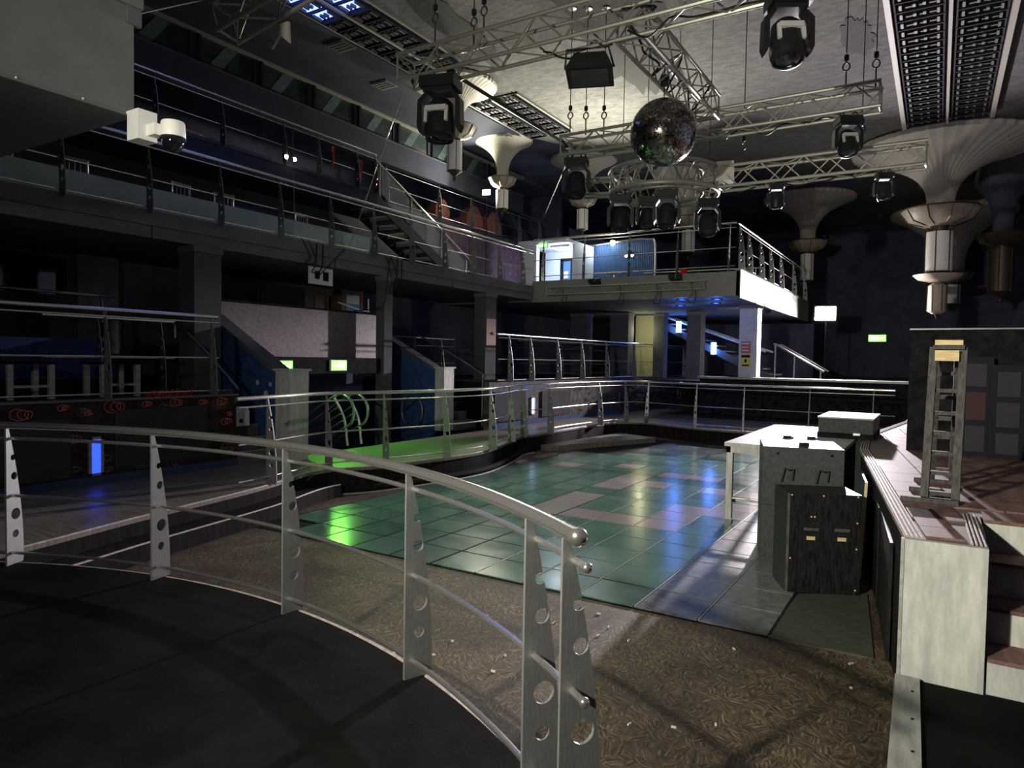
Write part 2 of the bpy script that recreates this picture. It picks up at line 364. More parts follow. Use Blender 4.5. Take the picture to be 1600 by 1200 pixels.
def make_mover(name, label, loc, sc=1, pan=0, tilt=.3, trim=True, group='moving head lights on the trusses'):
    """moving head hanging from its clamp; loc = clamp top"""
    r = thing(name, label, 'stage light', (0, 0, 0), group)
    b = MB().box(-.17, .17, -.13, .13, -.16, -.06); b.box(-.14, .14, -.1, .1, -.2, -.16); obj('base', b, mover_m, r)
    for sx in (-1, 1): obj('clamp', MB().tube([(sx*.1+.035*math.cos(a), 0, -.01+.035*math.sin(a)) for a in [PI*.15*i-.6 for i in range(10)]]+[(sx*.1, 0, -.07)], .012, 6), mover_m, r, True)
    for sx in (-1, 1):
        o = obj('yoke_arm', MB().xprism([(sx*.15, -.2), (sx*.21, -.26), (sx*.215, -.5), (sx*.19, -.56), (sx*.16, -.5), (sx*.165, -.28), (sx*.11, -.2)], -.06, .06), mover_m, r)
    prof = [(.001, -.2), (.09, -.2), (.125, -.16), (.135, -.05), (.15, .06), (.145, .13), (.12, .15)]
    hd = obj('head', MB().lathe(prof, 20), mover_m, r, True); hd.location = (0, 0, -.46); hd.rotation_euler = (PI-tilt, 0, 0)
    obj('lens', MB().lathe([(.118, .152), (.08, .17), (.001, .178)], 20), lens_m, hd, True, world=False)
    obj('bezel', MB().lathe([(.122, .145), (.135, .165), (.118, .172)], 20), mover_m, hd, True, world=False)
    if trim: obj('head_trim', MB().cbox((0, .135, -.08), (.2, .03, .05)).cbox((.1, .12, -.03), (.03, .03, .14)).cbox((-.1, .12, -.03), (.03, .03, .14)), mover_trim, hd, world=False)
    r.location = loc; r.rotation_euler = (0, 0, pan); r.scale = (sc, sc, sc)
    return r

def pendant(label, x, y, zt, R, parts, group='fluted trumpet ceiling lamps', second=None, cream=cream, amber_glass=amber_glass, opal=opal):
    """parts: z of trumpet foot, foot radius, dish z0/z1/radius, shade z0/z1/radius, tip z"""
    zf, rf, dz1, dz0, dr, sz1, sz0, sr, tip = parts
    r = thing('trumpet_pendant', label, 'pendant lamp', (x, y, zt), group)
    h = zt-zf; prof = [(R*.97, zt), (R, zt-.03*h), (R*.985, zt-.09*h)]
    for i in range(1, 13):
        t = 1-i/12; prof.append((rf+(R*.97-rf)*t**3.1, zt-.09*h-(h*.91)*(1-t)))
    obj('trumpet', MB().lathe(prof, 88, (x, y, 0), .02), cream, r)
    dm = (dz1+dz0)/2
    obj('dish', MB().lathe([(rf, dz1), (dr*.97, dz1), (dr, dz1-.06*(dz1-dz0)), (dr*.8, dz0+.3*(dz1-dz0)), (dr*.4, dz0), (sr*.7, dz0-.02)], 28, (x, y, 0)), amber_glass, r, True)
    obj('dish_rim', MB().tube([(x+dr*math.cos(a), y+dr*math.sin(a), dz1-.02) for a in [2*PI*i/28 for i in range(28)]], dr*.025, 5, True), bronze, r)
    for k in range(10):
        a = 2*PI*k/10; c, s = math.cos(a), math.sin(a)
        obj('dish_strap', MB().tube([(x+q*c*1.01, y+q*s*1.01, z) for q, z in ((dr, dz1-.02), (dr*.8, dz0+.3*(dz1-dz0)-.01), (dr*.4, dz0-.01))], dr*.016, 4), bronze, r)
    obj('neck', MB().cyl((x, y, dz0), (x, y, sz1), sr*.6, 12), bronze, r, True)
    obj('shade', MB().lathe([(sr*.5, sz1), (sr, sz1-.01), (sr, sz0), (sr*.5, sz0-.01)], 20, (x, y, 0)), opal, r, True)
    for k in range(6):
        a = 2*PI*k/6+.3; obj('shade_strap', MB().cyl((x+sr*1.01*math.cos(a), y+sr*1.01*math.sin(a), sz1+.02), (x+sr*1.01*math.cos(a), y+sr*1.01*math.sin(a), sz0-.02), sr*.05, 5), bronze, r)
    hb = sz0-tip
    obj('finial', MB().lathe([(sr*.95, sz0), (sr*.6, sz0-.2*hb), (sr*.15, sz0-.5*hb), (sr*.22, sz0-.9*hb), (.001, tip)], 14, (x, y, 0)), bronze, r, True)
    if second:
        d1, d0, r2, s1, s0, sr2, tip2 = second
        obj('dish', MB().lathe([(r2, d1), (r2*.8, d0+.4*(d1-d0)), (r2*.3, d0)], 24, (x, y, 0)), amber_glass, r, True)
        obj('shade', MB().lathe([(sr2*.5, s1+.1), (sr2, s1), (sr2, s0), (sr2*.5, s0-.08)], 16, (x, y, 0)), amber_glass, r, True)
        for k in range(6):
            a = 2*PI*k/6; obj('shade_strap', MB().cyl((x+sr2*1.02*math.cos(a), y+sr2*1.02*math.sin(a), s1), (x+sr2*1.02*math.cos(a), y+sr2*1.02*math.sin(a), s0), sr2*.07, 5), bronze, r)
        obj('finial', MB().lathe([(sr2*.8, s0), (sr2*.2, s0-.1), (.001, tip2)], 10, (x, y, 0)), bronze, r, True)
    return r

def coffer(label, x0, x1, y0, y1, z, nb=2, blue=None, pitch=.38, tw=.1, th=.16):
    r = thing('lattice_coffer', label, 'ceiling grille', ((x0+x1)/2, (y0+y1)/2, z), 'lattice ceiling grilles')
    obj('backing', MB().box(x0, x1, y0, y1, z-.03, z-.005), lattice_bk, r)
    if blue: obj('light_panel', MB().box(x0+.1, x1-.1, blue[0], blue[1], z-.045, z-.032), e_win, r)
    for x in [x0, x1]: blk('side_trim', (x, (y0+y1)/2, z-.01-th/2), (tw, y1-y0, th), cream_trim, r)
    if nb == 2: blk('middle_trim', ((x0+x1)/2, (y0+y1)/2, z-.1*th/.16-.03), (.06, y1-y0, .06), cream_trim, r)
    bw = (x1-x0)/nb
    for b in range(nb):
        a = x0+b*bw+.1; c = a+bw-.2; w = c-a
        n = int((y1-y0)/pitch); q = (y1-y0)/n
        for t in (0, 1): blk('long_slat', (a+w*t, (y0+y1)/2, z-.07), (.03, y1-y0, .06), lattice_m, r)
        for k in range(n):
            y = y0+(k+.5)*q
            blk('cross_slat', (a+w*.5, y+q*.5, z-.08), (w, .03, .06), lattice_m, r)
            for t, ln in ((.12, .62), (.4, .34), (.6, .34), (.88, .62)): blk('lattice_stub', (a+w*t, y, z-.085), (.045 if ln > .5 else .05, q*ln*.85, .05), stub_m, r)
    return r

def floodlight(label, loc, target, stand=None, sc=1.0):
    r = thing('floodlight', label, 'floodlight', loc)
    q = (Vector(target)-Vector(loc)).normalized().to_track_quat('-Z', 'Y').to_matrix()
    def T(mb): mb.v = [tuple(Vector(loc)+q @ (Vector(p)*sc)) for p in mb.v]; return mb
    obj('housing', T(MB().box(-.24, .24, -.18, .18, .03, .1)), mover_m, r)
    obj('led_face', T(MB().box(-.21, .21, -.15, .15, .02, .03)), e_flood, r)
    for k in range(6): obj('cooling_fin', T(MB().box(-.2+k*.075, -.185+k*.075, -.15, .15, .1, .15)), mover_m, r)
    obj('yoke', T(MB().tube([(-.25, 0, .06), (-.27, -.22, .06), (.27, -.22, .06), (.25, 0, .06)], .012, 6)), mover_m, r)
    if stand:
        for p, s in stand: obj('stand_pole' , MB().cyl(p, s, .018, 8), mover_m, r, True)
    return r

def stairs_x(name, label, x0, x1, y0, y1, z0, z1, n, m=tread_m, nose=nosing_m):
    """flight along x from (x0, z0) to (x1, z1)"""
    r = thing(name, label, 'stairs', (x0, (y0+y1)/2, min(z0, z1))); dx = (x1-x0)/n; dz = (z1-z0)/n
    for k in range(n):
        a, b = sorted((x0+dx*k, x1 if dz > 0 else x0)) if False else sorted((x0+dx*k, x0+dx*(k+1)))
        zt = z0+dz*(k+1)
        obj('step', MB().box(a, b, y0, y1, zt-abs(dz)-.02, zt), m, r)
        e = x0+dx*k
        obj('nosing', MB().box(min(e, e+.05*(1 if dx > 0 else -1)), max(e, e+.05*(1 if dx > 0 else -1)), y0+.01, y1-.01, zt, zt+.008), nose, r)
    return r

# ================================================================== SETTING
struct('floor', MB().box(-9, 0, -4, 17.2, -.06, 0), osb, 'brown oriented strand board covering the sunken floor')
# glowing dance floor: one object per glass tile
joint_m = mat('pale_joint_strip', (.42, .41, .38), .4, .3)
dfl = struct('floor_dance', MB().box(-6.6, -.95, 5.1, 16.58, 0, .003), black_paint, 'black frame under the glass dance floor tiles')
tm = {}
TS = .51
LIGHT = {(6, 11), (6, 10), (6, 9), (6, 7), (6, 6), (6, 5), (5, 5), (4, 5), (3, 7), (3, 6), (3, 5), (3, 10), (7, 13), (5, 12), (2, 7), (2, 8), (2, 10), (5, 10), (4, 12), (9, 12)}
for c in range(11):
    for rw in range(22):
        xr = -.965-TS*c; y0 = 5.11+TS*rw
        if c >= 9 and rw >= 16: continue
        if c == 10 and rw == 0: continue
        if (c, rw) in LIGHT: m = tile_light
        elif c == 0 or (c == 1 and rw < 9): m = tile_grey
        elif rw >= 17: m = tile_dark if random.random() < .6 else tile_green2
        else: m = tile_green if random.random() < .6 else tile_green2
        if m.name not in tm:
            g = .012; tm[m.name] = MB().box(g, TS-g, g, TS-g, 0, .010).mesh('tile', m)
        o = bpy.data.objects.new('tile', tm[m.name]); put(o, dfl); o.location = (xr-TS, y0, .0035+random.uniform(0, .0015))
for c in range(12): blk('joint_strip', (-.965-TS*c, 5.11+TS*8, .0095), (.012, TS*15.9, .012), joint_m if c in (1, 2, 3, 4, 5) else lattice_m, dfl)
# grey plywood sheet by the stage
ply = struct('floor_plywood', MB().add([(-.97, 5.1, .012), (-.3, 5.12, .012), (-.45, 6.55, .012), (-.95, 6.2, .012), (-.97, 5.1, 0), (-.3, 5.12, 0), (-.45, 6.55, 0), (-.95, 6.2, 0)],
    [(0, 1, 2, 3), (4, 7, 6, 5), (0, 4, 5, 1), (1, 5, 6, 2), (2, 6, 7, 3), (3, 7, 4, 0)]), mat('grey_plywood', (.075, .075, .06), .6, var=.35, scale=8, stretch=(1, 6, 1)), 'grey stained plywood sheet between dance tiles and stage')

# near platform with the curved edge
AC = Vector((-3.75, -1.75, 0)); AR = 4.62
def arc(R, a0, a1, z=.35, n=40): return [(AC.x+R*math.sin(math.radians(a0+(a1-a0)*i/n)), AC.y+R*math.cos(math.radians(a0+(a1-a0)*i/n)), z) for i in range(n+1)]
def flat(P): return [(p[0], p[1]) for p in P]
pl = flat(arc(AR+.1, -62, 38.5))+[(-.82, -4), (-8, -4)]
struct('floor_platform', MB().prism(pl, .02, .35), black_floor, 'black vinyl platform floor with a curved front edge')
struct('trim_platform_edge', MB().tube(arc(AR+.13, -60, 38.2, .33), .014, 6), nosing_m, 'worn pale nosing along the curved platform edge')
struct('floor_side_platform', MB().box(-.02, 6, -4, 4.43, .0, .2), black_floor, 'black floor at the foot of the white stage steps')
tb = struct('trim_timber', MB().add([(-.15, 4.4, 0), (-.03, 4.4, 0), (.03, 2.2, 0), (-.11, 2.2, 0), (-.15, 4.4, .225), (-.03, 4.4, .225), (.03, 2.2, .225), (-.11, 2.2, .225)],
    [(3, 2, 1, 0), (4, 5, 6, 7), (0, 1, 5, 4), (1, 2, 6, 5), (2, 3, 7, 6), (3, 0, 4, 7)]), timber_pale, 'pale grey timber kerb beside the black floor')
for k in range(6): obj('screw', MB().cyl((-.06+.01*k, 4.2-.33*k, .225), (-.06+.01*k, 4.2-.33*k, .228), .008, 8), black_paint, tb)

# walkway round the left side, with two steps down
WE = crom([(-5.6, .2, 0), (-6.0, 1.2, 0), (-6.28, 2.63, 0), (-6.57, 3.8, 0), (-6.9, 5.4, 0), (-7.3, 6.75, 0), (-6.95, 7.6, 0), (-6.68, 8.9, 0), (-6.66, 9.95, 0), (-7.0, 11.3, 0), (-7.3, 12.2, 0), (-7.28, 12.9, 0), (-7.3, 14.85, 0), (-7.12, 16.8, 0)], 8)
WEND = [(-6.5, 17.3, 0), (-5, 16.7, 0), (-4.2, 16.6, 0), (-.5, 16.6, 0)]
WP = flat(WE)+flat(WEND)+[(-.5, 20.1), (-5.9, 20.1), (-5.9, 27), (-7.75, 27), (-8.65, 20), (-8.7, -4), (-6, -4)]
struct('floor_walkway', MB().prism(WP, .31, .35), grey_floor, 'grey wooden walkway floor running along the left tier')
struct('wall_walkway_riser', MB().prism([(x-.02, y) if y < 16 else (x, y+.02) for x, y in WP], 0, .31), dark_wood, 'black riser under the walkway edge')
struct('trim_walkway_nosing', MB().tube([(p.x-.015, p.y, .352) for p in WE]+[(p[0], p[1]+.01, .352) for p in WEND], .013, 6), nosing_m, 'worn pale nosing along the walkway edge')
ST = [p for p in WE if p.y < 6.9]
sp_ = [(p.x+.3, p.y) for p in ST]
struct('floor_step', MB().prism(sp_+[(p.x-.1, p.y) for p in reversed(ST)], 0, .17), dark_wood, 'black lower step below the walkway')
struct('trim_step_nosing', MB().tube([(x-.015, y, .172) for x, y in sp_], .013, 6), nosing_m, 'worn pale nosing on the lower black step')
KB = [p for p in WE if 6.9 < p.y < 12.6]
struct('trim_podium_kerb', MB().tube([(p.x+.16, p.y-.06, .012) for p in KB], .016, 6), timber_pale, 'pale kerb strip curving round the foot of the podium')
struct('trim_podium_band', MB().tube([(p.x+.1, p.y-.04, .07) for p in KB], .05, 8), dark_wood, 'black rounded toe along the podium foot')
struct('trim_low_step', MB().box(-7.0, -5.6, 13.3, 16.4, .0, .0).v and MB().add([(-7.25, 13.0, 0), (-7.0, 12.9, 0), (-5.75, 16.0, 0), (-6.9, 16.5, 0), (-7.25, 13.0, .12), (-7.0, 12.9, .12), (-5.75, 16.0, .12), (-6.9, 16.5, .12)],
    [(3, 2, 1, 0), (4, 5, 6, 7), (0, 1, 5, 4), (1, 2, 6, 5), (2, 3, 7, 6), (3, 0, 4, 7)]), grey_floor, 'low grey step at the far left corner of the dance floor')

# wall with painted swirls, near stretch
def swirls(parent, pts, yz, n=26, r0=.05, m=red_paint, thick=.0045, dx=.006):
    mb = MB()
    for y, z, s, turn, sg in yz:
        P = []
        for i in range(n):
            t = i/(n-1); a = sg*turn*1.9*2*PI*t+s*7; rr = s*(1-.45*t); P.append((pts+dx, y+rr*math.cos(a)+t*s*1.6, z+rr*math.sin(a)*.8))
        mb.tube(P, thick, 4)
    return obj('painted_swirls', mb, m, parent)
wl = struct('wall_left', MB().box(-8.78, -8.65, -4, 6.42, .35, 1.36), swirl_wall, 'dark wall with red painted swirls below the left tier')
obj('cap', MB().box(-8.8, -8.62, -4, 6.45, 1.36, 1.385), fascia_m, wl)
obj('skirting', MB().box(-8.66, -8.63, -4, 6.42, .35, .45), lower_blue, wl)
obj('board', MB().box(-8.66, -8.625, 2.7, 4.16, .47, 1.17), panel_grey, wl)
obj('board', MB().box(-8.66, -8.63, 4.68, 5.95, .53, 1.24), panel_grey, wl)
random.seed(3)
swirls(wl, -8.65, [(3.6, 1.24, .09, 1.3, 1), (4.05, 1.3, .05, 1.1, -1), (4.35, 1.22, .035, 1, 1), (4.62, 1.28, .1, 1.4, 1), (5.05, 1.3, .05, 1.2, -1), (5.45, 1.3, .07, 1.3, 1), (5.85, 1.29, .05, 1.2, -1), (6.15, 1.29, .07, 1.3, 1), (6.2, 1.0, .07, 1.2, -1), (6.1, .75, .04, 1, 1), (6.28, 1.1, .035, 1, 1)])
swirls(wl, -8.65, [(2.8+random.random()*3.5, random.choice((.5, .55, .6, 1.2, .9))+random.random()*.06, .04+random.random()*.05, 1.2, random.choice((-1, 1))) for _ in range(26)], m=dull_paint, thick=.003)

# far stretch of the same wall
W2 = [(-8.65, 13.05), (-8.62, 16), (-8.55, 19), (-8.35, 22), (-7.9, 25.5), (-7.75, 27)]
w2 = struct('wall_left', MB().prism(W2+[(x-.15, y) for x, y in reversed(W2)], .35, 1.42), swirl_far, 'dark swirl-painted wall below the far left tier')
obj('skirting', MB().prism([(x+.03, y) for x, y in W2]+[(x, y) for x, y in reversed(W2)], .35, .46), lower_blue, w2)
obj('board', MB().box(-8.63, -8.585, 13.2, 14.6, .5, 1.2), panel_grey, w2)
obj('board', MB().box(-8.63, -8.575, 15.4, 17.0, .5, 1.15), panel_grey, w2)
random.seed(5)
swirls(w2, -8.58, [(17.2+random.random()*2.6, .55+random.random()*.8, .05+random.random()*.06, 1.2, random.choice((-1, 1))) for _ in range(34)], m=dull_paint, thick=.006, dx=.02)
swirls(w2, -8.4, [(20+random.random()*2, .55+random.random()*.8, .05+random.random()*.06, 1.2, random.choice((-1, 1))) for _ in range(24)], m=dull_paint, thick=.006, dx=.05)

# tier two floor, back walls, ceiling under the balcony
struct('floor_tier', MB().box(-13.2, -8.72, -4, 6.42, 1.2, 1.38), black_paint, 'dark floor of the left seating tier')
struct('floor_tier', MB().prism([(-13.2, 13.4), (-8.72, 13.4), (-8.65, 19), (-8.4, 22), (-7.85, 27), (-7.8, 37), (-13.2, 37)], 1.2, 1.42), black_paint, 'dark floor of the far left seating tier')
struct('floor_tier', MB().box(-13.2, -9.9, 6.42, 7.14, 1.2, 1.38), black_paint, 'dark landing above the near side steps')
struct('floor_tier', MB().box(-13.2, -10.9, 12.3, 13.4, 1.2, 1.42), black_paint, 'dark landing above the far side steps')
struct('floor_upper_tier', MB().box(-13.2, -11.05, -4, 6.42, 1.38, 1.78), black_paint, 'raised dark floor at the back of the left tier')
struct('wall_left', MB().box(-13.4, -13.2, -4, 37, -1.5, 5.6), tier_wall, 'charcoal back wall of the left tiers')
struct('wall_far', MB().box(-16, 7, 37, 37.3, -.5, 11.5), dark_blue, 'midnight blue far wall of the hall')
struct('wall_right', MB().box(6, 6.2, -4, 37, 0, 9), dark_blue, 'dark right wall beyond the stage')
# grey pillars under the balcony
for i, (x0, x1, y0, y1, z0, z1, lab) in enumerate([
    (-10.35, -9.95, 6.62, 7.1, 1.38, 3.66, 'grey pillar left of the mosaic booth panel'), (-10.15, -9.92, 10.95, 11.2, .1, 3.66, 'slim grey pillar right of the mosaic booth panel'),
    (-10.3, -9.95, 14.8, 15.3, 1.4, 3.66, 'grey pillar with an orange board behind the far rail'), (-11.06, -10.44, 21.8, 22.3, 1.42, 3.6, 'dark grey pillar under the left end of the projecting balcony'),
    (-9.55, -8.89, 21.8, 22.3, 1.42, 3.6, 'dark grey pillar between the lit yellow wall and the dark bay'), (-8.3, -7.93, 22.6, 23.0, 1.42, 3.6, 'grey pillar left of the blue lit stairs'),
    (-6.95, -6.5, 22.0, 22.5, 1.42, 3.6, 'grey pillar right of the blue lit stairs'), (-10.2, -9.95, 2.5, 3.85, 1.38, 3.66, 'grey pillar at the left edge of the tier')]):
    t = thing('pillar', lab, 'pillar', ((x0+x1)/2, (y0+y1)/2, z0), 'grey pillars under the balcony')
    obj('shaft', MB().box(x0, x1, y0, y1, z0, z1), pillar_m, t)
    obj('collar', MB().box(x0-.02, x1+.02, y0-.02, y1+.02, z1-.1, z1-.005), fascia_m, t)
    if i == 2:
        obj('orange_board', MB().box(x1, x1+.02, y0+.02, y1-.03, 2.3, 3.0), orange_door, t, label='orange-brown board')
        obj('door_knob', MB().sphere((x1+.05, y0+.3, 2.62), .04, 10), steel, t, True)
    if i == 7: obj('orange_board', MB().box(x1, x1+.02, y0+.1, y1-.02, 2.55, 3.1), orange_door, t, label='orange-brown board')
t = thing('pillar', 'white column with two notices at the balcony corner', 'pillar', (-4.65, 20.6, 1.42), 'grey pillars under the balcony')
obj('shaft', MB().box(-4.9, -4.4, 20.36, 20.85, 1.42, 3.615), mat('white_column_paint', (.5, .5, .48), .6, var=.1), t)
obj('collar', MB().box(-4.93, -4.37, 20.33, 20.88, 3.52, 3.612), fascia_m, t)
obj('base_block', MB().box(-4.95, -4.35, 20.31, 20.9, 1.42, 1.56), fascia_m, t)
n1 = obj('red_notice', MB().box(-4.83, -4.57, 20.345, 20.356, 2.24, 2.58), pink_m, t, label='red notice'); obj('print_lines', MB().box(-4.81, -4.6, 20.338, 20.342, 2.5, 2.54).box(-4.81, -4.64, 20.338, 20.342, 2.4, 2.43).box(-4.81, -4.62, 20.338, 20.342, 2.31, 2.34), paper, n1)
n2 = obj('yellow_notice', MB().box(-4.83, -4.57, 20.345, 20.356, 1.84, 2.21), yellow_m, t, label='yellow notice'); obj('print_lines', MB().box(-4.82, -4.58, 20.338, 20.342, 2.12, 2.19).box(-4.73, -4.67, 20.338, 20.342, 1.98, 2.07).box(-4.8, -4.6, 20.338, 20.342, 1.88, 1.92), black_paint, n2)

# ------------------------------------------------------------------ first balcony (level with the bridge)
b3 = struct('floor_balcony', MB().box(-13.2, -10.02, -4, 17.3, 3.67, 4.0), fascia_m, 'grey slab of the long left balcony')
obj('upper_fascia_board', MB().box(-10.03, -9.95, -4, 17.3, 3.84, 4.06), fascia_m, b3)
obj('lower_fascia_board', MB().box(-10.03, -9.975, -4, 17.3, 3.66, 3.835), fascia_m, b3)
for y in (5.95, 9.6, 13.4): blk('joint', (-9.972, y, 3.85), (.006, .012, .38), black_paint, b3)
struct('wall_balcony_parapet', MB().box(-10.4, -10.34, -2, 10.95, 4.0, 4.48), green_band, 'pale green glass parapet behind the balcony posts')
struct('wall_balcony_band', MB().box(-13.19, -13.05, -4, 12, 4.95, 5.25), pillar_m, 'lighter grey band on the back wall of the balcony')
Y3 = [4.7+1.19*i for i in range(-2, 11)]
railing('balcony_railing', 'long steel railing on the left balcony with perforated curved posts', [(-10.0, 2.2, 4.0), (-10.0, 9, 4.0), (-10.0, 17.2, 4.0)], at=[y-2.2 for y in Y3 if y > 2.3 and y < 17], h=1.08, out=1, pm=plate, rods=(.95, .5, .1))

# projecting bridge balcony
bx = struct('floor_balcony', MB().box(-13.2, -4.25, 17.35, 27.6, 3.62, 4.1), fascia_m, 'grey slab of the projecting corner balcony')
obj('front_fascia_board', MB().box(-10.0, -4.18, 17.25, 17.36, 3.6, 4.2), pillar_white if False else mat('pale_fascia_paint', (.24, .24, .225), .55, var=.12, scale=2), bx)
obj('side_fascia_board', MB().box(-4.26, -4.16, 17.25, 27.6, 3.55, 4.22), mat('streaked_fascia_paint', (.2, .19, .19), .6, col2=(.1, .095, .095), scale=4, stretch=(1, 3, .4)), bx)
obj('edge_trim', MB().box(-4.3, -4.12, 17.22, 27.6, 4.22, 4.26), steel, bx)
railing('bridge_railing', 'steel railing along the front of the projecting corner balcony', [(-10.0, 17.32, 4.2), (-7, 17.32, 4.2), (-4.3, 17.32, 4.2)], at=[.33, 1.62, 2.94, 4.25, 5.55], h=1.18, out=1, pm=plate_far, rods=(.95, .52, .12))
railing('bridge_railing', 'steel railing along the bright right side of the projecting corner balcony', [(-4.28, 17.4, 4.22), (-4.28, 22, 4.22), (-4.28, 27.4, 4.22)], at=[.1, 1.0, 2.4, 3.7, 5.2, 7.4, 9.6], h=1.16, out=1, pm=plate, rods=(.95, .52, .12))

# ------------------------------------------------------------------ upper balcony
b4 = struct('floor_upper_balcony', MB().box(-15.4, -12.06, -4, 12.95, 5.72, 6.0), soffit_blue, 'blue grey slab of the upper left balcony')
obj('fascia_board', MB().box(-12.06, -12.0, -4, 12.95, 5.6, 6.06), soffit_blue, b4)
obj('fascia_lip', MB().box(-12.06, -11.985, -4, 12.95, 6.0, 6.07), pillar_m, b4)
struct('floor_upper_balcony', MB().box(-15.4, -13.06, 12.95, 24.4, 6.0, 6.2), soffit_blue, 'blue grey slab of the upper balcony beyond the stairs')
struct('wall_upper_back', MB().box(-15.6, -15.4, -4, 30, 6, 8.5), dark_blue, 'dark back wall of the upper balcony')
struct('wall_upper_end', MB().box(-15.5, -13.0, 24.5, 24.7, 4, 8.5), dark_blue, 'dark blue end wall of the upper balcony')
up = struct('wall_bulkhead', MB().box(-13.1, -12.9, -4, 21.5, 7.2, 7.82), soffit_blue, 'slate blue bulkhead below the upper windows')
obj('sill', MB().box(-13.1, -12.87, -4, 21.5, 7.82, 7.85), pillar_m, up)
obj('head_trim', MB().box(-13.1, -12.87, -4, 21.5, 8.43, 8.5), cream_trim, up)
glass_dark = mat('dark_window_glass', (.03, .045, .045), .12, var=.5, scale=1.2, spec=.6)
yw = [2.6+1.52*i for i in range(13)]
for i in range(12):
    wn = struct('window_%d' % (i+1), MB().box(-13.05, -12.93, yw[i], yw[i]+.07, 7.85, 8.43), black_paint, None)
    obj('pane', MB().box(-13.02, -13.0, yw[i]+.07, yw[i+1], 7.85, 8.43), glass_dark, wn)
    obj('mullion', MB().box(-13.03, -12.97, yw[i]-.16, yw[i], 7.85, 8.43), soffit_blue, wn)
    obj('diagonal_brace', MB().add([(-12.995, yw[i]+.25, 7.86), (-12.995, yw[i]+.55, 7.86), (-12.995, yw[i]+.98, 8.42), (-12.995, yw[i]+.68, 8.42), (-13.0, yw[i]+.25, 7.86), (-13.0, yw[i]+.55, 7.86), (-13.0, yw[i]+.98, 8.42), (-13.0, yw[i]+.68, 8.42)],
        [(0, 1, 2, 3), (7, 6, 5, 4), (0, 4, 5, 1), (1, 5, 6, 2), (2, 6, 7, 3), (3, 7, 4, 0)]), mat('teal_brace', (.09, .13, .13), .5, var=.3) if i == 0 else MATS['teal_brace'], wn)
railing('upper_railing', 'steel railing on the upper left balcony above the stair head', [(-12.02, 4.0, 6.0), (-12.02, 8, 6.0), (-12.02, 12.9, 6.0)], at=[.3, 1.7, 3.2, 4.55, 6.05, 7.0, 8.2, 8.85], h=.95, out=1, pm=plate_far, rods=(.92, .45))
railing('upper_railing', 'steel railing of the upper balcony around the rust seats', [(-13.1, 14.4, 6.2), (-13.1, 18, 6.2), (-13.1, 24.6, 6.2)], at=[.05, 2.4, 4.1, 5.6, 7.1, 8.6, 10.1], h=1.05, out=1, pm=plate, rods=(.92, .45, .06))
struct('trim_wood_rail', MB().tube([(-12.6, 4, 6.28), (-12.6, 7.6, 6.28), (-12.65, 8.5, 6.28), (-12.8, 8.75, 6.28)], .06, 8), wood_rail, 'orange wooden rail behind the upper balcony railing')
struct('wall_upper_parapet', MB().box(-12.75, -12.68, -4, 8.3, 6.0, 6.24), soffit_blue, 'low pale parapet under the wooden rail')
pw = struct('wall_purple', MB().box(-13.14, -13.05, 16.2, 21.6, 4.0, 6.0), purple_wp, 'purple patterned wall beside the balcony stairs')
random.seed(11)
for k in range(5):
    obj('wall_panel', MB().box(-13.05, -13.035, 16.23+k*1.08, 17.27+k*1.08, 4.05, 5.95), purple_wp, pw)
swirls(pw, -13.03, [(16.3+(k % 14)*.38, 4.4+(k//14)*.3, .06, .8, 1) for k in range(70)], m=mat('mauve_print', (.26, .17, .22), .5), thick=.008, n=8, dx=.004)
# stairs from the upper balcony
s4 = thing('open_stairs', 'open steel stairs with glass balustrade between the two left balconies', 'stairs', (-12.5, 14.2, 4.0))
N4 = 11; sy0, sy1, sz0, sz1 = 12.98, 16.8, 6.0, 4.0
for k in range(N4):
    t = (k+.5)/N4; y = sy0+(sy1-sy0)*t; z = sz0+(sz1-sz0)*(k+1)/(N4+1)
    blk('tread', (-12.5, y, z), (.95, .3, .05), tread_m, s4); blk('tread_nosing', (-12.5, y+.14, z+.03), (.95, .03, .015), green_band, s4)
    blk('riser_glass', (-12.5, y-.14, z+.09), (.9, .012, .11), green_band, s4)
for x, m in ((-12.98, black_paint), (-12.03, pillar_m)): obj('stringer', MB().beam((x, sy0-.1, sz0-.1), (x, sy1+.1, sz1+.02), .05, .26), m, s4)
for x in (-12.03,):
    obj('handrail', MB().tube([(x, sy0-.1, sz0+.85), (x, sy1+.1, sz1+.95), (x, sy1+.55, sz1+.62)], .024, 8), steel, s4, True)
    for t in (.02, .34, .68, 1): obj('balustrade_post', MB().box(x-.02, x+.02, sy0+(sy1-sy0)*t-.03, sy0+(sy1-sy0)*t+.03, sz0+(sz1-sz0)*t-.1, sz0+(sz1-sz0)*t+.88), plate_far, s4)
    gm = mat('stair_glass', (.45, .5, .52), .12, alpha=.35, var=.1)
    for a, b in ((.04, .32), (.36, .66), (.7, .98)):
        obj('glass_panel', MB().add([(x+d, sy0+(sy1-sy0)*t, sz0+(sz1-sz0)*t+q) for d in (-.005, .005) for t, q in ((a, .12), (b, .12), (b, .78), (a, .78))], [(0, 1, 2, 3), (7, 6, 5, 4), (0, 4, 5, 1), (1, 5, 6, 2), (2, 6, 7, 3), (3, 7, 4, 0)]), gm, s4)

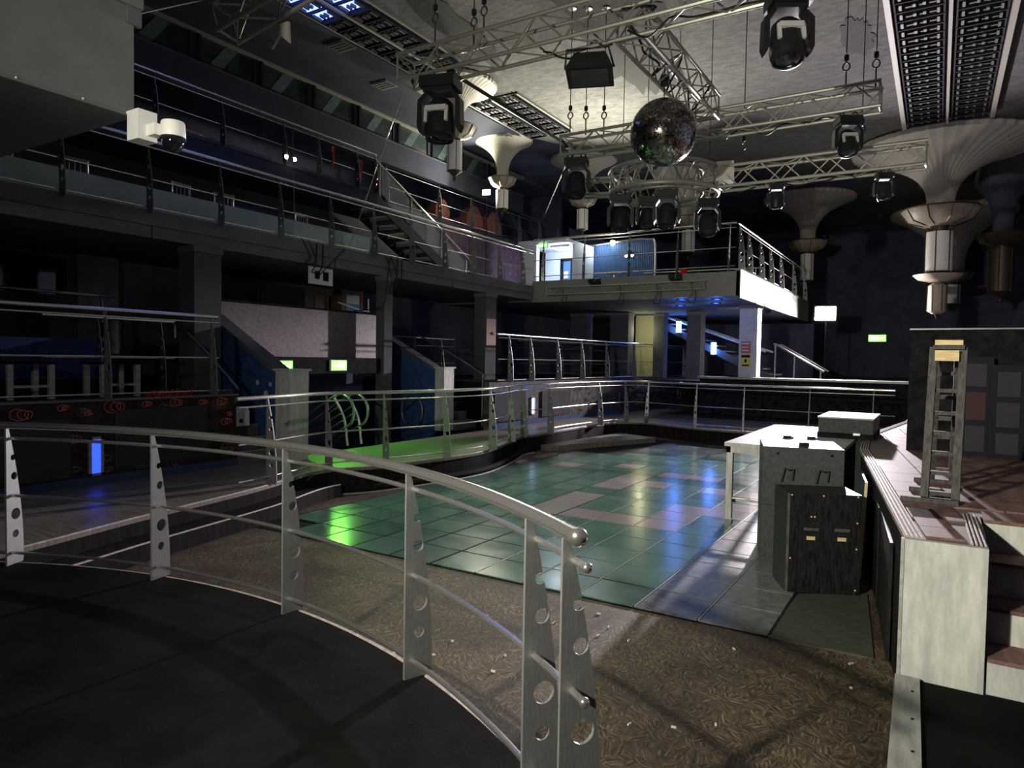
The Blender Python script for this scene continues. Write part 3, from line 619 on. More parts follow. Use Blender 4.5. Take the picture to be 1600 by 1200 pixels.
# ------------------------------------------------------------------ ceiling
random.seed(12)
jag = [(-2.45+.12*math.sin(k*.9)+random.uniform(-.12, .12), 34.5-.3*k) for k in range(26)]+[(-2.6-.25*k, 26.8-.205*k+random.uniform(-.15, .15)) for k in range(25)]
struct('ceiling', MB().prism([(-13.1, -4), (6, -4), (6, 34.5)]+jag+[(-10.4, 17.9), (-13.1, 17.4)], 8.5, 8.6), ceil_m, 'grey textured ceiling with peeling edges')
struct('ceiling', MB().box(-16, 6.2, 17, 37, 8.61, 8.7), dark_blue, 'dark blue ceiling at the far end')
struct('ceiling', MB().box(-15.6, -13.1, -4, 30, 8.5, 8.6), dark_blue, 'dark ceiling above the upper balcony')
struct('ceiling', MB().box(-13.1, -10.6, -4, 17.5, 8.47, 8.5), soffit_blue, 'slate blue ceiling strip beside the upper windows')
random.seed(21)
def ragged(label, cx, cy, rx, ry, z, m, n=44, a0=0):
    P = []
    for i in range(n):
        a = 2*PI*i/n; q = 1+random.uniform(-.16, .16); P.append((cx+rx*q*math.cos(a)*math.cos(a0)-ry*q*math.sin(a)*math.sin(a0), cy+rx*q*math.cos(a)*math.sin(a0)+ry*q*math.sin(a)*math.cos(a0)))
    return struct('ceiling_patch', MB().prism(P, z-.012, z), m, label)
ragged('dark patch of torn ceiling paper above the long truss', -5.6, 13.2, .9, 3.2, 8.499, ceil_dark, a0=.12)
ragged('dark torn ceiling patch above the right truss end', -1.9, 11.4, .7, .5, 8.499, ceil_dark)
ragged('torn ceiling edge beside the left grille', -8.35, 11.0, .35, 2.2, 8.499, ceil_dark, a0=.1)
ragged('peeling ceiling patch right of the mirror ball', -1.6, 15.5, .3, .9, 8.499, ceil_dark)

# ================================================================== RAILINGS of the lower floor
angs = [-43.0, -27.0, -11.5, 4.3, 19.5, 32.8, 36.3]; A0, A1 = -47.0, 37.4
D = math.radians
railing('curved_railing', 'foreground curved steel railing with perforated blade posts and round end cap', arc(AR, A0, A1, .35, 60), at=[AR*D(a-A0) for a in angs], h=1.05, out=-1, rods=(.95, .52, .09), rr=.0125, tr=.026, pm=plate, balls=True)
bl_out = -1
R2 = crom([(-7.02, 5.2, .35), (-7.1, 5.7, .35), (-7.32, 6.88, .35), (-7.03, 7.75, .35), (-6.76, 8.88, .35), (-6.74, 10.18, .35), (-7.1, 11.4, .35), (-7.36, 12.3, .35), (-7.34, 13.43, .35), (-7.3, 15.2, .35), (-7.0, 17.0, .35), (-6.45, 17.3, .35), (-5.01, 16.75, .35), (-3.2, 16.68, .35), (-.75, 16.68, .35)], 6)
def arclen(P, q):
    best = (1e9, 0); s = 0
    for a, b in zip(P, P[1:]):
        d = (Vector((a[0]-q[0], a[1]-q[1]))).length
        if d < best[0]: best = (d, s)
        s += (Vector(b)-Vector(a)).length
    return best[1]
railing('podium_railing', 'steel railing winding along the green lit podium and walkway edge', R2, at=[arclen(R2, q)+.01 for q in ((-7.1, 5.7), (-7.32, 6.88), (-7.03, 7.75), (-6.76, 8.88), (-6.74, 10.18), (-7.1, 11.4), (-7.36, 12.3), (-7.34, 13.43), (-7.2, 15.9), (-7.0, 17.0), (-6.45, 17.3), (-5.01, 16.75), (-3.9, 16.7), (-2.3, 16.68), (-.9, 16.68))], h=1.08, out=1, pm=plate)
railing('tier_railing', 'steel railing on the near left tier above the swirl wall', [(-8.72, -1, 1.38), (-8.72, 3, 1.38), (-8.72, 6.15, 1.38)], at=[1.4, 2.9, 4.3, 5.6, 7.05], h=1.1, out=1, pm=plate, rods=(.97, .5, .06))
railing('tier_railing', 'steel railing set back on the near left tier beside the steps', [(-9.85, 4.4, 1.38), (-9.85, 6.2, 1.38)], at=[.7, 1.6], h=1.05, out=1, pm=plate_far, rods=(.5,))
R3 = crom([(-8.75, 13.5, 1.42), (-8.72, 16, 1.42), (-8.65, 19, 1.42), (-8.45, 22, 1.42), (-8.0, 25.5, 1.42), (-7.85, 27, 1.42)], 6)
railing('tier_railing', 'steel railing on the far left tier above the swirl wall', R3, at=[.5, 1.5, 2.9, 4.3, 5.9, 7.8, 9.6, 11.6, 13.2], h=1.12, out=1, pm=plate, rods=(.97, .5, .04))
railing('tier_railing', 'dark railing on the raised back tier beside the blue sofa', [(-11.1, 3.3, 1.78), (-11.1, 6.0, 1.78)], at=[.9, 2.5], h=1.05, out=1, pm=plate_far, rm=plate_far, rods=(.85, .3))
railing('tier_railing', 'dark railing deep in the bay right of the slim pillar', [(-11.4, 12.4, 1.42), (-11.4, 15.4, 1.42)], at=[.2, 1.3, 2.4], h=1.05, out=1, pm=plate_far, rm=plate_far, rods=(.85, .4, .1))
railing('tier_railing', 'dark railing deep under the projecting balcony', [(-10.6, 17.5, 1.42), (-10.2, 24, 1.42)], at=[.6, 2.4, 4.2, 6.0], h=1.1, out=1, pm=plate_far, rm=plate_far, rods=(.85, .4, .1))

# ================================================================== STAIR RECESS under the mosaic booth
stairs_x('side_steps', 'dark steps climbing beside the end of the swirl wall', -8.66, -9.9, 6.45, 7.14, .35, 1.38, 6)
stairs_x('side_steps', 'dark steps climbing right of the blue green wall', -9.2, -10.9, 12.5, 13.35, .35, 1.42, 6)
stairs_x('down_steps', 'dark stairs going down between the blue walls', -8.75, -11.4, 7.42, 12.18, .35, -1.0, 8, m=black_paint)
struct('wall_recess', MB().box(-11.9, -11.7, 7.42, 12.18, -1.2, 1.6), dark_blue, 'dark wall at the bottom of the recess stairs')
def blue_balustrade(label, y0, y1, x0, x1, za, zb, zbot, px0, px1):
    r = thing('stair_wall', label, 'stair wall', ((x0+x1)/2, (y0+y1)/2, zbot))
    obj('wall_panel', MB().xprism([(x0, -1.0), (x1, zbot), (x1, zb-.06), (x0, za-.06)], y0+.03, y1-.03), blue_wall, r)
    obj('sloping_cap', MB().beam((x0, (y0+y1)/2, za-.03), (x1, (y0+y1)/2, zb-.03), y1-y0+.04, .07), pillar_m, r)
    obj('newel', MB().box(px0, px1, y0-.06, y1+.06, zbot, zb+.03), white_worn, r, label='white newel post')
    obj('newel_cap', MB().box(px0-.03, px1+.03, y0-.09, y1+.09, zb+.03, zb+.06), white_worn, r)
    return r
blue_balustrade('blue sloping stair wall with white newel left of the recess', 7.15, 7.4, -10.35, -8.6, 2.62, 1.69, .35, -8.62, -8.3)
blue_balustrade('blue green sloping stair wall with pale newel right of the recess', 12.18, 12.42, -11.25, -9.45, 2.56, 1.7, .35, -9.47, -9.22)
bl = [o for o in bpy.data.objects if o.name.startswith('stair_wall')][0]
obj('bubble_print', MB().cyl((-8.95, 7.178, 1.35), (-8.95, 7.182, 1.35), .05, 16).cyl((-9.15, 7.178, 1.52), (-9.15, 7.182, 1.52), .04, 16).cyl((-8.85, 7.178, 1.5), (-8.85, 7.182, 1.5), .035, 16).cyl((-9.05, 7.178, 1.15), (-9.05, 7.182, 1.15), .03, 16), white_worn, bl)
# curved handrails of the stairs down
for i, (y, lab) in enumerate(((9.0, 'bent steel handrail at the head of the recess stairs, left one'), (9.35, 'bent steel handrail at the head of the recess stairs, right one'))):
    r = thing('recess_handrail', lab, 'handrail', (-9.1, y, .35), 'bent handrails of the recess stairs')
    P = crom([(-11.2, y, .15), (-10.2, y, .75), (-9.35, y, 1.22), (-9.05, y, 1.25), (-8.86, y, 1.05), (-8.9, y, .78), (-9.1, y, .65)], 6)
    obj('top_rail', MB().tube(P, .024, 8), steel, r, True)
    obj('curved_post', MB().tube(crom([(-9.35, y, 1.2), (-9.1, y, .85), (-9.0, y, .35)], 6), .022, 6), steel, r, True)
    for k in range(4): obj('rail_rod', MB().tube([(-9.22+.04*k, y, 1.05-.13*k), (-11.2, y, -.05-.13*k)], .01, 6), steel, r, True)
r = thing('wall_handrail', 'dark handrail with round bend on the blue green wall', 'handrail', (-9.6, 12.1, .35))
obj('top_rail', MB().tube(crom([(-11.1, 12.1, .2), (-10.3, 12.1, .8), (-9.75, 12.1, 1.2), (-9.5, 12.1, 1.25)], 6), .022, 8), plate_far, r, True)
obj('loop', MB().tube([(-10.1+.3*math.cos(a), 12.1, .75+.36*math.sin(a)) for a in [2*PI*i/24 for i in range(24)]], .018, 6, True), plate_far, r, True)
r = thing('side_handrail', 'black handrail running down to the podium by the pale newel', 'handrail', (-9.3, 13.3, .4))
obj('top_rail', MB().tube([(-10.9, 13.3, 2.5), (-9.9, 13.3, 2.05), (-8.9, 13.3, 1.55)], .022, 8), plate_far, r, True); obj('curved_post', MB().cyl((-9.0, 13.3, .38), (-9.0, 13.3, 1.58), .018, 8), plate_far, r, True)
r = thing('side_handrail', 'white-tipped black handrail above the near side steps', 'handrail', (-9.6, 6.5, 1.4))
obj('top_rail', MB().tube([(-10.3, 6.52, 2.45), (-9.6, 6.52, 2.05), (-8.75, 6.52, 1.45)], .022, 8), plate_far, r, True); obj('curved_post', MB().cyl((-10.3, 6.52, 2.2), (-10.3, 6.52, 2.5), .02, 8), steel, r, True)

# mosaic DJ booth
bt = thing('booth_panel', 'pinkish mosaic front of the raised booth above the exit signs', 'booth', (-10.45, 9, 1.9))
obj('mosaic_face', MB().box(-10.5, -10.42, 7.43, 11.42, 1.93, 2.86), mosaic_m, bt)
obj('top_ledge', MB().box(-10.62, -10.4, 7.43, 11.42, 2.86, 2.9), black_paint, bt)
obj('lower_beam', MB().box(-10.5, -9.99, 7.45, 10.92, 1.62, 1.925), black_paint, bt)
struct('floor_booth', MB().box(-13.2, -10.51, 7.43, 12.17, 1.9, 1.98), black_paint, 'dark floor of the raised booth')
r = thing('monitor', 'black flat monitor standing in the mosaic booth', 'monitor', (-11, 9.1, 1.98)); obj('screen', MB().box(-11.03, -10.97, 8.7, 9.75, 2.72, 3.3), lens_m, r); obj('bezel', MB().box(-11.08, -11.03, 8.66, 9.79, 2.68, 3.34), mover_m, r); obj('stand', MB().box(-11.1, -11.0, 9.1, 9.3, 1.98, 2.7), mover_m, r)
for i, (y0, y1, z0, z1, x, lab) in enumerate([(10.2, 10.9, 1.98, 3.3, -11.6, 'brown tall cupboard behind the mosaic booth'), (11.15, 11.75, 1.98, 3.45, -11.4, 'brown narrow cupboard at the right end of the booth')]):
    r = thing('cupboard', lab, 'cupboard', (x, y0, z0), 'brown booth cupboards'); obj('body', MB().box(x-.4, x, y0, y1, z0, z1), brown_door, r)
    for k in range(2): obj('door', MB().box(x, x+.02, y0+.02+(y1-y0)/2*k, y0-.02+(y1-y0)/2*(k+1), z0+.04, z1-.04), brown_door, r)
    obj('edge_post', MB().box(x-.02, x+.03, y1, y1+.07, z0, z1), orange_door, r)
def plaque(name, label, cat, x, y0, y1, z0, z1, m, prints=()):
    r = thing(name, label, cat, (x, (y0+y1)/2, z0)); obj('sheet', MB().box(x, x+.01, y0, y1, z0, z1), m, r)
    for a, b, c, d, pm_ in prints: obj('printed_block', MB().box(x+.012, x+.015, a, b, c, d), pm_, r)
    return r
plaque('wall_socket_panel', 'white panel with black sockets hanging above the booth', 'panel', -9.99, 8.95, 9.55, 3.3, 3.62, paper, ((9.1, 9.22, 3.4, 3.55, black_paint), (9.3, 9.44, 3.38, 3.55, black_paint)))
plaque('pinned_poster', 'white and blue poster at the right of the booth', 'poster', -11.375, 11.3, 11.7, 2.95, 3.35, paper, ((11.31, 11.69, 2.97, 3.15, poster_blue),))
r = thing('microphone_stand', 'pale microphone stand lying across the booth ledge', 'stand', (-10.5, 11.0, 2.9)); obj('boom', MB().tube([(-10.5, 10.2, 3.06), (-10.5, 10.8, 2.95), (-10.5, 11.05, 2.93)], .014, 6), white_plastic, r, True); obj('upright', MB().cyl((-10.5, 11.08, 2.9), (-10.5, 11.08, 3.2), .016, 6), white_plastic, r, True)

# exit signs
def exit_sign(label, c, along, w_=.38, h_=.17, flip=1, power=0):
    """along: 'y' -> sign faces +x, 'x' -> faces -y"""
    r = thing('exit_sign', label, 'exit sign', (c[0], c[1], c[2]-h_/2), 'green running man exit signs')
    def B(a0, a1, z0, z1, d0, d1):
        if along == 'y': return MB().box(c[0]+d0, c[0]+d1, c[1]+a0, c[1]+a1, c[2]+z0, c[2]+z1)
        return MB().box(c[0]+a0, c[0]+a1, c[1]-d1, c[1]-d0, c[2]+z0, c[2]+z1)
    obj('housing', B(-w_/2-.02, w_/2+.02, -h_/2-.02, h_/2+.02, -.06, 0), white_plastic, r)
    f = obj('green_face', B(-w_/2, w_/2, -h_/2, h_/2, 0, .008), e_green, r)
    s = w_/.38; q = flip
    def C2(a0, a1, z0, z1): a0, a1 = sorted((a0*q*s, a1*q*s)); return B(a0, a1, z0*s, z1*s, .009, .012)
    obj('doorway_mark', C2(-.15, -.08, -.06, .06), e_white, f)
    m = MB()
    for a in ((-.02, .01, .04, .065), (-.03, .0, -.02, .035), (-.06, -.03, .0, .012), (0, .03, .01, .022), (-.05, -.02, -.035, -.02), (-.06, -.045, -.06, -.03), (-.005, .035, -.045, -.03)):
        k = C2(*a); m.add(k.v, k.f)
    obj('running_man', m, e_white, f)
    m = MB()
    for a in ((.06, .13, -.008, .008), (.125, .15, -.02, .02), (.15, .165, -.01, .01)): k = C2(*a); m.add(k.v, k.f)
    obj('arrow', m, e_white, f)
    if power:
        l = bpy.data.lights.new('sign_glow', 'AREA'); l.shape = 'RECTANGLE'; l.size = w_; l.size_y = h_; l.energy = power; l.color = (.25, 1, .1); l.spread = 1.8
        lo = bpy.data.objects.new('sign_glow', l); COL.objects.link(lo); lo.location = (c[0]+.02, c[1], c[2]) if along == 'y' else (c[0], c[1]-.02, c[2])
        lo.rotation_euler = Vector((1, 0, -.5) if along == 'y' else (0, -1, 0)).to_track_quat('-Z', 'Y').to_euler()
    return r
exit_sign('left green exit sign under the mosaic booth', (-9.95, 8.36, 1.76), 'y', power=22)
exit_sign('right green exit sign under the mosaic booth', (-9.95, 9.7, 1.78), 'y', flip=-1, power=22)
exit_sign('green exit sign alone on the far dark wall', (-2.5, 36.9, 3.25), 'x', .72, .3)
exit_sign('tiny green exit sign low on the far wall by the stage screen', (-.55, 36.9, 1.55), 'x', .3, .14)
exit_sign('green exit sign above the bright doorway', (-11.0, 19.6, 5.66), 'x', .3, .14)
# blue wall lights
def wall_light(label, x, y, z0, z1, wd=.17, m=e_blue, lit=True):
    r = thing('wall_light', label, 'wall light', (x, y, z0), 'recessed wall lights in the swirl wall')
    for a, b, c, d in ((-wd/2, -wd/2+.03, z0, z1), (wd/2-.03, wd/2, z0, z1), (-wd/2, wd/2, z1-.03, z1), (-wd/2, wd/2, z0, z0+.03)): obj('frame_bar', MB().box(x, x+.03, y+a, y+b, c, d), timber_pale, r)
    obj('diffuser', MB().box(x, x+.012, y-wd/2+.03, y+wd/2-.03, z0+.03, z1-.03), m if lit else panel_grey, r)
    return r
wall_light('blue glowing wall light between the near grey boards', -8.65, 4.45, .46, .93)
wall_light('blue white wall light between the far grey boards', -8.62, 14.98, .58, 1.02, .2, e_bluew)
wall_light('blue white wall light left of the far rail posts', -8.5, 20.3, .55, 1.0, .26, e_bluew)
wall_light('unlit pale wall light at the far end of the swirl wall', -8.02, 24.6, .6, 1.0, .3, e_bluew, False)

# ================================================================== furniture on the left tier
r = thing('sofa', 'navy blue bench sofa on the left tier', 'sofa', (-10.7, 4.6, 1.38))
obj('backrest', MB().box(-10.65, -10.5, 3.85, 5.42, 1.75, 2.14), navy, r); obj('seat', MB().box(-10.5, -10.0, 3.85, 5.42, 1.58, 1.8), navy, r); obj('plinth', MB().box(-10.6, -10.05, 3.9, 5.38, 1.38, 1.58), black_paint, r)
for i, (y, lab) in enumerate(((3.95, 'low table with pale legs at the left edge of the tier'), (5.0, 'low table with pale legs in front of the navy sofa'))):
    r = thing('low_table', lab, 'table', (-9.3, y, 1.38), 'low tables on the left tier')
    obj('tabletop', MB().box(-9.55, -9.05, y-.28, y+.28, 1.8, 1.83), black_paint, r)
    for sx in (-.2, .2):
        for sy in (-.22, .22): obj('leg', MB().box(-9.3+sx-.03, -9.3+sx+.03, y+sy-.03, y+sy+.03, 1.38, 1.8), timber_pale, r)
    obj('stretcher', MB().box(-9.12, -9.08, y-.2, y+.2, 1.52, 1.55), timber_pale, r)
plaque('wall_screen', 'black wall screen in the dark bay at left', 'screen', -13.19, 5.1, 6.3, 2.95, 3.6, lens_m)
d1 = struct('door_1', MB().box(-13.19, -13.1, 8.7, 9.3, 1.78, 3.5), brown_door, 'brown door in the dark bay left of the booth'); obj('door_frame', MB().box(-13.19, -13.06, 8.62, 8.7, 1.78, 3.56).box(-13.19, -13.06, 9.3, 9.38, 1.78, 3.56), orange_door, d1); obj('handle', MB().cyl((-13.08, 8.78, 2.7), (-13.02, 8.78, 2.7), .03, 8), steel, d1)
struct('wall_bay_beige', MB().box(-13.15, -13.08, 9.4, 11.0, 1.9, 3.55), beige_wall, 'beige wall panel in the dark bay')
struct('wall_bay_side', MB().box(-13.0, -12.8, 6.3, 7.0, 1.4, 3.66), tier_wall, 'charcoal wall return in the dark bay')
r = thing('tinsel_garland', 'red tinsel garland tangled on the tier edge', 'garland', (-8.7, 5.4, 1.38))
random.seed(4)
P = [(-8.72+random.uniform(-.04, .04), 5.1+.65*i/60, 1.41+.03*math.sin(i*.9)+random.uniform(0, .03)) for i in range(60)]
obj('strand', MB().tube(P, .009, 4), red_m, r); obj('ribbon', MB().tube([(p[0]+.03, p[1]+.05*math.sin(k*.7), p[2]+.03*math.cos(k*1.3)) for k, p in enumerate(P)], .006, 4), red_m, r)
r = thing('blue_lit_box', 'small white box on the steps by the blue wall', 'box', (-9.0, 6.75, .75)); obj('body', MB().box(-9.2, -8.98, 6.6, 6.9, .87, 1.08), white_plastic, r); obj('lid', MB().xprism([(-9.2, 1.08), (-8.98, 1.08), (-9.02, 1.16), (-9.16, 1.16)], 6.6, 6.9), white_plastic, r); obj('socket', MB().box(-8.98, -8.975, 6.72, 6.78, .92, .98), black_paint, r)
# chairs on the first balcony
def bar_chair():
    r = thing('metal_chair', 'x', 'chair', (0, 0, 0), 'metal framed chairs on the left balcony')
    for sx in (-.2, .2):
        for sy in (-.2, .2): bar('leg', (sx, sy, 0), (sx*.9, sy*.9, .46 if sx > 0 else .95), .012, steel, r)
    obj('seat', MB().box(-.2, .22, -.21, .21, .45, .5), navy, r)
    for k in range(5): bar('back_bar', (-.2, -.16+.08*k, .5), (-.19, -.16+.08*k, .93), .007, steel, r)
    obj('back_rail', MB().box(-.205, -.175, -.21, .21, .9, .96), plate, r); return r
ch0 = bar_chair()
for i, (x, y, a, lab) in enumerate([(-11.2, 4.6, .2, 'metal chair nearest the grey bulkhead on the balcony'), (-11.3, 5.6, -.1, 'metal chair behind the second balcony post'), (-11.3, 7.4, .1, 'metal chair behind the green parapet left of the white post'), (-11.3, 8.2, -.2, 'metal chair right of the white balcony post'), (-11.4, 10.2, .1, 'metal chair near the middle of the green parapet')]):
    c = ch0 if i == 0 else copy_tree(ch0); c.location = (x, y, 4.0); c.rotation_euler = (0, 0, a); c['label'] = lab
# balcony bar boxes
for i, (x, y0, y1, h_, m, lab) in enumerate([(-11.9, 8.9, 9.7, 1.0, navy, 'navy bench back behind the balcony parapet'), (-12.0, 9.9, 10.5, .95, pillar_m, 'pale cabinet on the left balcony'), (-12.2, 10.9, 12.2, .9, navy, 'navy bench near the balcony stairs')]):
    r = thing('balcony_bench', lab, 'bench', (x, y0, 4.0), 'benches on the left balcony'); obj('seat', MB().box(x-.5, x, y0, y1, 4.0, 4.45), m, r); obj('backrest', MB().box(x-.5, x-.38, y0, y1, 4.45, 4.0+h_), m, r)
# rust seats upstairs
for i, (y, s, lab) in enumerate([(17.3, .85, 'small rust velvet seat on the upper balcony'), (19.05, 1.15, 'rust velvet seat under the bright floodlight, left hump'), (20.2, 1.2, 'rust velvet seat under the bright floodlight, right hump')]):
    r = thing('tub_seat', lab, 'seat', (-13.4, y, 6.2), 'rust tub seats on the upper balcony')
    P = [(y-.42*s+.84*s*k/12, 6.2+.42+.36*s*math.sin(PI*k/12)) for k in range(13)]
    V = [(-13.6, y-.42*s, 6.2)]+[(-13.6, a, b) for a, b in P]+[(-13.6, y+.42*s, 6.2)]; n = len(V); V += [(-13.3, b, c) for _, b, c in V]
    obj('curved_back', MB().add(V, [tuple(range(n)), tuple(range(n, 2*n))[::-1]]+[(i_, (i_+1) % n, n+(i_+1) % n, n+i_) for i_ in range(n)]), rust_seat, r); obj('seat', MB().box(-13.95, -13.6, y-.4*s, y+.4*s, 6.2, 6.6), rust_seat, r)
struct('wall_slide', MB().add([(-13.3, 20.9, 7.3), (-13.3, 21.3, 7.3), (-13.3, 23.2, 6.2), (-13.3, 22.4, 6.2), (-13.5, 20.9, 7.3), (-13.5, 21.3, 7.3), (-13.5, 23.2, 6.2), (-13.5, 22.4, 6.2)], [(0, 1, 2, 3), (7, 6, 5, 4), (0, 4, 5, 1), (1, 5, 6, 2), (2, 6, 7, 3), (3, 7, 4, 0)]), soffit_blue, 'slate blue sloping panel beside the rust seats')
for i, (y, z, lab) in enumerate([(11.4, 6.5, 'red ribbon tied on the upper railing'), (12.85, 6.4, 'red ribbon at the head of the balcony stairs'), (12.3, 6.42, 'red ribbon hanging just left of the stair head')]):
    r = thing('red_ribbon', lab, 'ribbon', (-11.97, y, z-.3), 'red ribbons on the upper railing'); obj('bow', MB().tube([(-11.96+.02*math.cos(k), y+.05*math.sin(k*1.7), z+.2+.06*math.cos(k*1.3)) for k in range(14)], .014, 5), red_m, r); obj('tail', MB().tube([(-11.96, y, z+.2), (-11.95, y+.03, z), (-11.96, y-.02, z-.28)], .022, 5), red_m, r)
floodlight('white floodlight on the upper balcony shining at the ceiling', FLOOD_B[0], FLOOD_B[1], [((-11.99, 17.8, 4.0), (-11.99, 17.8, 7.0)), ((-11.99, 17.8, 4.4), (-11.6, 17.8, 4.0)), ((-11.99, 17.8, 4.4), (-12.2, 17.45, 4.0)), ((-11.99, 17.8, 4.4), (-12.2, 18.15, 4.0))], .55)
floodlight('assumed hidden floodlight standing on the bridge balcony floor pointing at the ceiling', ASSUMED_FLOOD_D[0], ASSUMED_FLOOD_D[1], [((-8.5, 19.0, 4.105), (-8.42, 19.12, 4.25)), ((-8.3, 19.25, 4.105), (-8.4, 19.15, 4.25))], .5)  # unseen lamp, assumed, put in to light the ceiling patch
# emergency twin spots
def twin(label, c, d, base=None):
    r = thing('emergency_light', label, 'emergency light', c, 'twin emergency spotlights')
    obj('battery_box', MB().cbox((c[0], c[1], c[2]+.1), (.1, .1, .14)) if True else None, mover_m, r)
    for s in (-1, 1):
        p = Vector(c)+Vector(d)*s*.11; obj('lamp_head', MB().sphere(p, .05, 12), mover_m, r, True); f = Vector((d[1], -d[0], 0)); obj('lamp_lens', MB().sphere(p+f*.02, .045, 12), e_spot, r, True)
    return r
twin('twin emergency lamps glowing under the upper balcony rail', (-12.0+.08, 10.15, 6.16), (0, 1, 0))
twin('twin emergency lamps glowing on the corrugated wall', (-8.95, 21.9, 5.5), (1, 0, 0))

# ================================================================== bright doorway and corrugated wall on the bridge balcony
dw = struct('wall_doorway', MB().box(-12.0, -11.4, 19.9, 20.1, 4.1, 5.8), white_wall, 'pale wall of the bright doorway alcove')
struct('wall_alcove_back', MB().box(-12.0, -10.2, 21.6, 21.75, 4.1, 5.75), white_wall, 'white back wall of the bright alcove')
struct('wall_alcove_side', MB().box(-10.28, -10.2, 20.3, 21.6, 4.1, 5.75), white_wall, 'white side wall of the bright alcove')
ac = struct('ceiling_alcove', MB().box(-12.0, -10.2, 19.7, 21.75, 5.75, 5.85), white_wall, 'white ceiling of the bright alcove')
r = thing('ceiling_lamp', 'bright ceiling lamp in the white doorway alcove', 'lamp', (-10.8, 20.6, 5.6)); obj('housing', MB().box(-11.1, -10.4, 20.3, 20.9, 5.68, 5.745), white_plastic, r); obj('diffuser', MB().box(-11.05, -10.45, 20.35, 20.85, 5.66, 5.68), e_room, r)
dr = struct('door_2', MB().box(-11.35, -11.25, 21.5, 21.58, 4.1, 5.5).box(-10.42, -10.35, 21.5, 21.58, 4.1, 5.5).box(-11.35, -10.35, 21.5, 21.58, 5.4, 5.5).box(-10.95, -10.87, 21.5, 21.58, 4.1, 5.4), black_paint, 'dark framed double door in the bright alcove')
for a, b in ((-11.25, -10.95), (-10.87, -10.42)):
    obj('pane', MB().box(a, b, 21.54, 21.56, 4.4, 5.4), corr_blue, dr); obj('kick_panel', MB().box(a, b, 21.52, 21.57, 4.1, 4.4), white_wall, dr)
obj('door_notice', MB().box(-10.8, -10.6, 21.51, 21.53, 4.75, 5.1), yellow_m, dr); obj('door_notice', MB().box(-11.2, -11.05, 21.51, 21.53, 4.8, 5.05), paper, dr)
point((-10.8, 20.6, 5.45), 45, (.75, .87, 1), .15)
cw = struct('wall_corrugated', MB().box(-10.9, -8.1, 22.0, 22.1, 4.1, 6.0), corr_blue, 'blue corrugated partition beside the bright doorway')
for k in range(44): bar('corrugation', (-10.87+.063*k, 21.99, 4.12), (-10.87+.063*k, 21.99, 5.98), .028, corr_blue, cw, 8)
obj('frame_tube', MB().tube(crom([(-10.8, 21.9, 5.9), (-9, 21.9, 6.02), (-8.3, 21.9, 6.0), (-8.05, 21.9, 5.8), (-8.05, 21.9, 4.1)], 5), .04, 8), steel, cw, True)
point((-9.9, 21.5, 5.9), 20, (.8, .9, 1), .05)
r = thing('small_wall_lamp', 'small bright lamp at the top of the corrugated partition', 'lamp', (-9.5, 21.85, 5.95)); obj('bulb', MB().sphere((-9.5, 21.75, 5.95), .09, 12), e_spot, r, True); obj('bracket', MB().cyl((-9.5, 21.98, 5.95), (-9.5, 21.84, 5.95), .03, 8), mover_m, r)
r = thing('bar_stool', 'pale round stool beside the corrugated partition', 'stool', (-9.1, 21.0, 4.1)); obj('seat', MB().lathe([(.001, 4.85), (.24, 4.85), (.26, 4.8), (.001, 4.78)], 18, (-9.1, 21, 0)), white_worn, r, True); obj('pedestal', MB().cyl((-9.1, 21, 4.12), (-9.1, 21, 4.8), .03, 8), steel, r, True); obj('foot_plate', MB().lathe([(.001, 4.13), (.2, 4.12), (.2, 4.1)], 16, (-9.1, 21, 0)), steel, r, True)
railing('bridge_railing', 'inner railing with a red bow at the back of the bridge balcony', [(-8.3, 21.6, 4.1), (-4.6, 21.8, 4.1)], at=[.1, 1.8, 3.5], h=.75, out=1, pm=plate_far, rods=(.7, .4))
r = thing('red_ribbon', 'red bow on the inner railing of the bridge balcony', 'ribbon', (-7.0, 21.6, 4.6), 'red ribbons on the upper railing'); obj('bow', MB().tube([(-7.0+.12*math.sin(k*1.7), 21.6, 4.85+.08*math.cos(k*1.3)) for k in range(16)], .035, 5), red_m, r)

# front truss and clutter on the bridge fascia
truss('fascia_truss', 'slim aluminium truss fixed along the front of the bridge balcony', (-9.4, 17.08, 3.87), (-4.95, 17.08, 3.87), .2, .22, .016, .006)
for i, (x, lab) in enumerate(((-8.0, 'small twin floodlamp above the left of the fascia truss'), (-5.75, 'small twin floodlamp above the middle of the fascia truss'))):
    r = thing('twin_floodlamp', lab, 'lamp', (x, 17.18, 4.05), 'twin floodlamps on the bridge fascia')
    for s in (-.1, .1): obj('lamp_head', MB().cbox((x+s, 17.12, 4.12), (.13, .1, .11), 0, .3), mover_m, r); obj('lamp_glass', MB().cbox((x+s, 17.06, 4.1), (.1, .015, .08), 0, .3), lens_m, r)
    obj('bracket', MB().box(x-.15, x+.15, 17.18, 17.25, 4.02, 4.08), mover_m, r)
random.seed(9)
for i, x in enumerate((-8.9, -7.2, -6.2, -5.3)):
    r = thing('loose_cable', ['black cable drooping from the left end of the fascia truss', 'black cable drooping from the fascia truss left of its middle', 'black cable drooping from the fascia truss right of its middle', 'black cable drooping from the right end of the fascia truss'][i], 'cable', (x, 17.0, 3.5))
    obj('cord', MB().tube(crom([(x, 17.0, 3.95), (x+.05, 16.98, 3.7), (x-.06, 16.98, 3.5), (x+.1, 17.0, 3.45), (x+.12, 17.0, 3.8)], 6), .01, 5), cable_m, r)
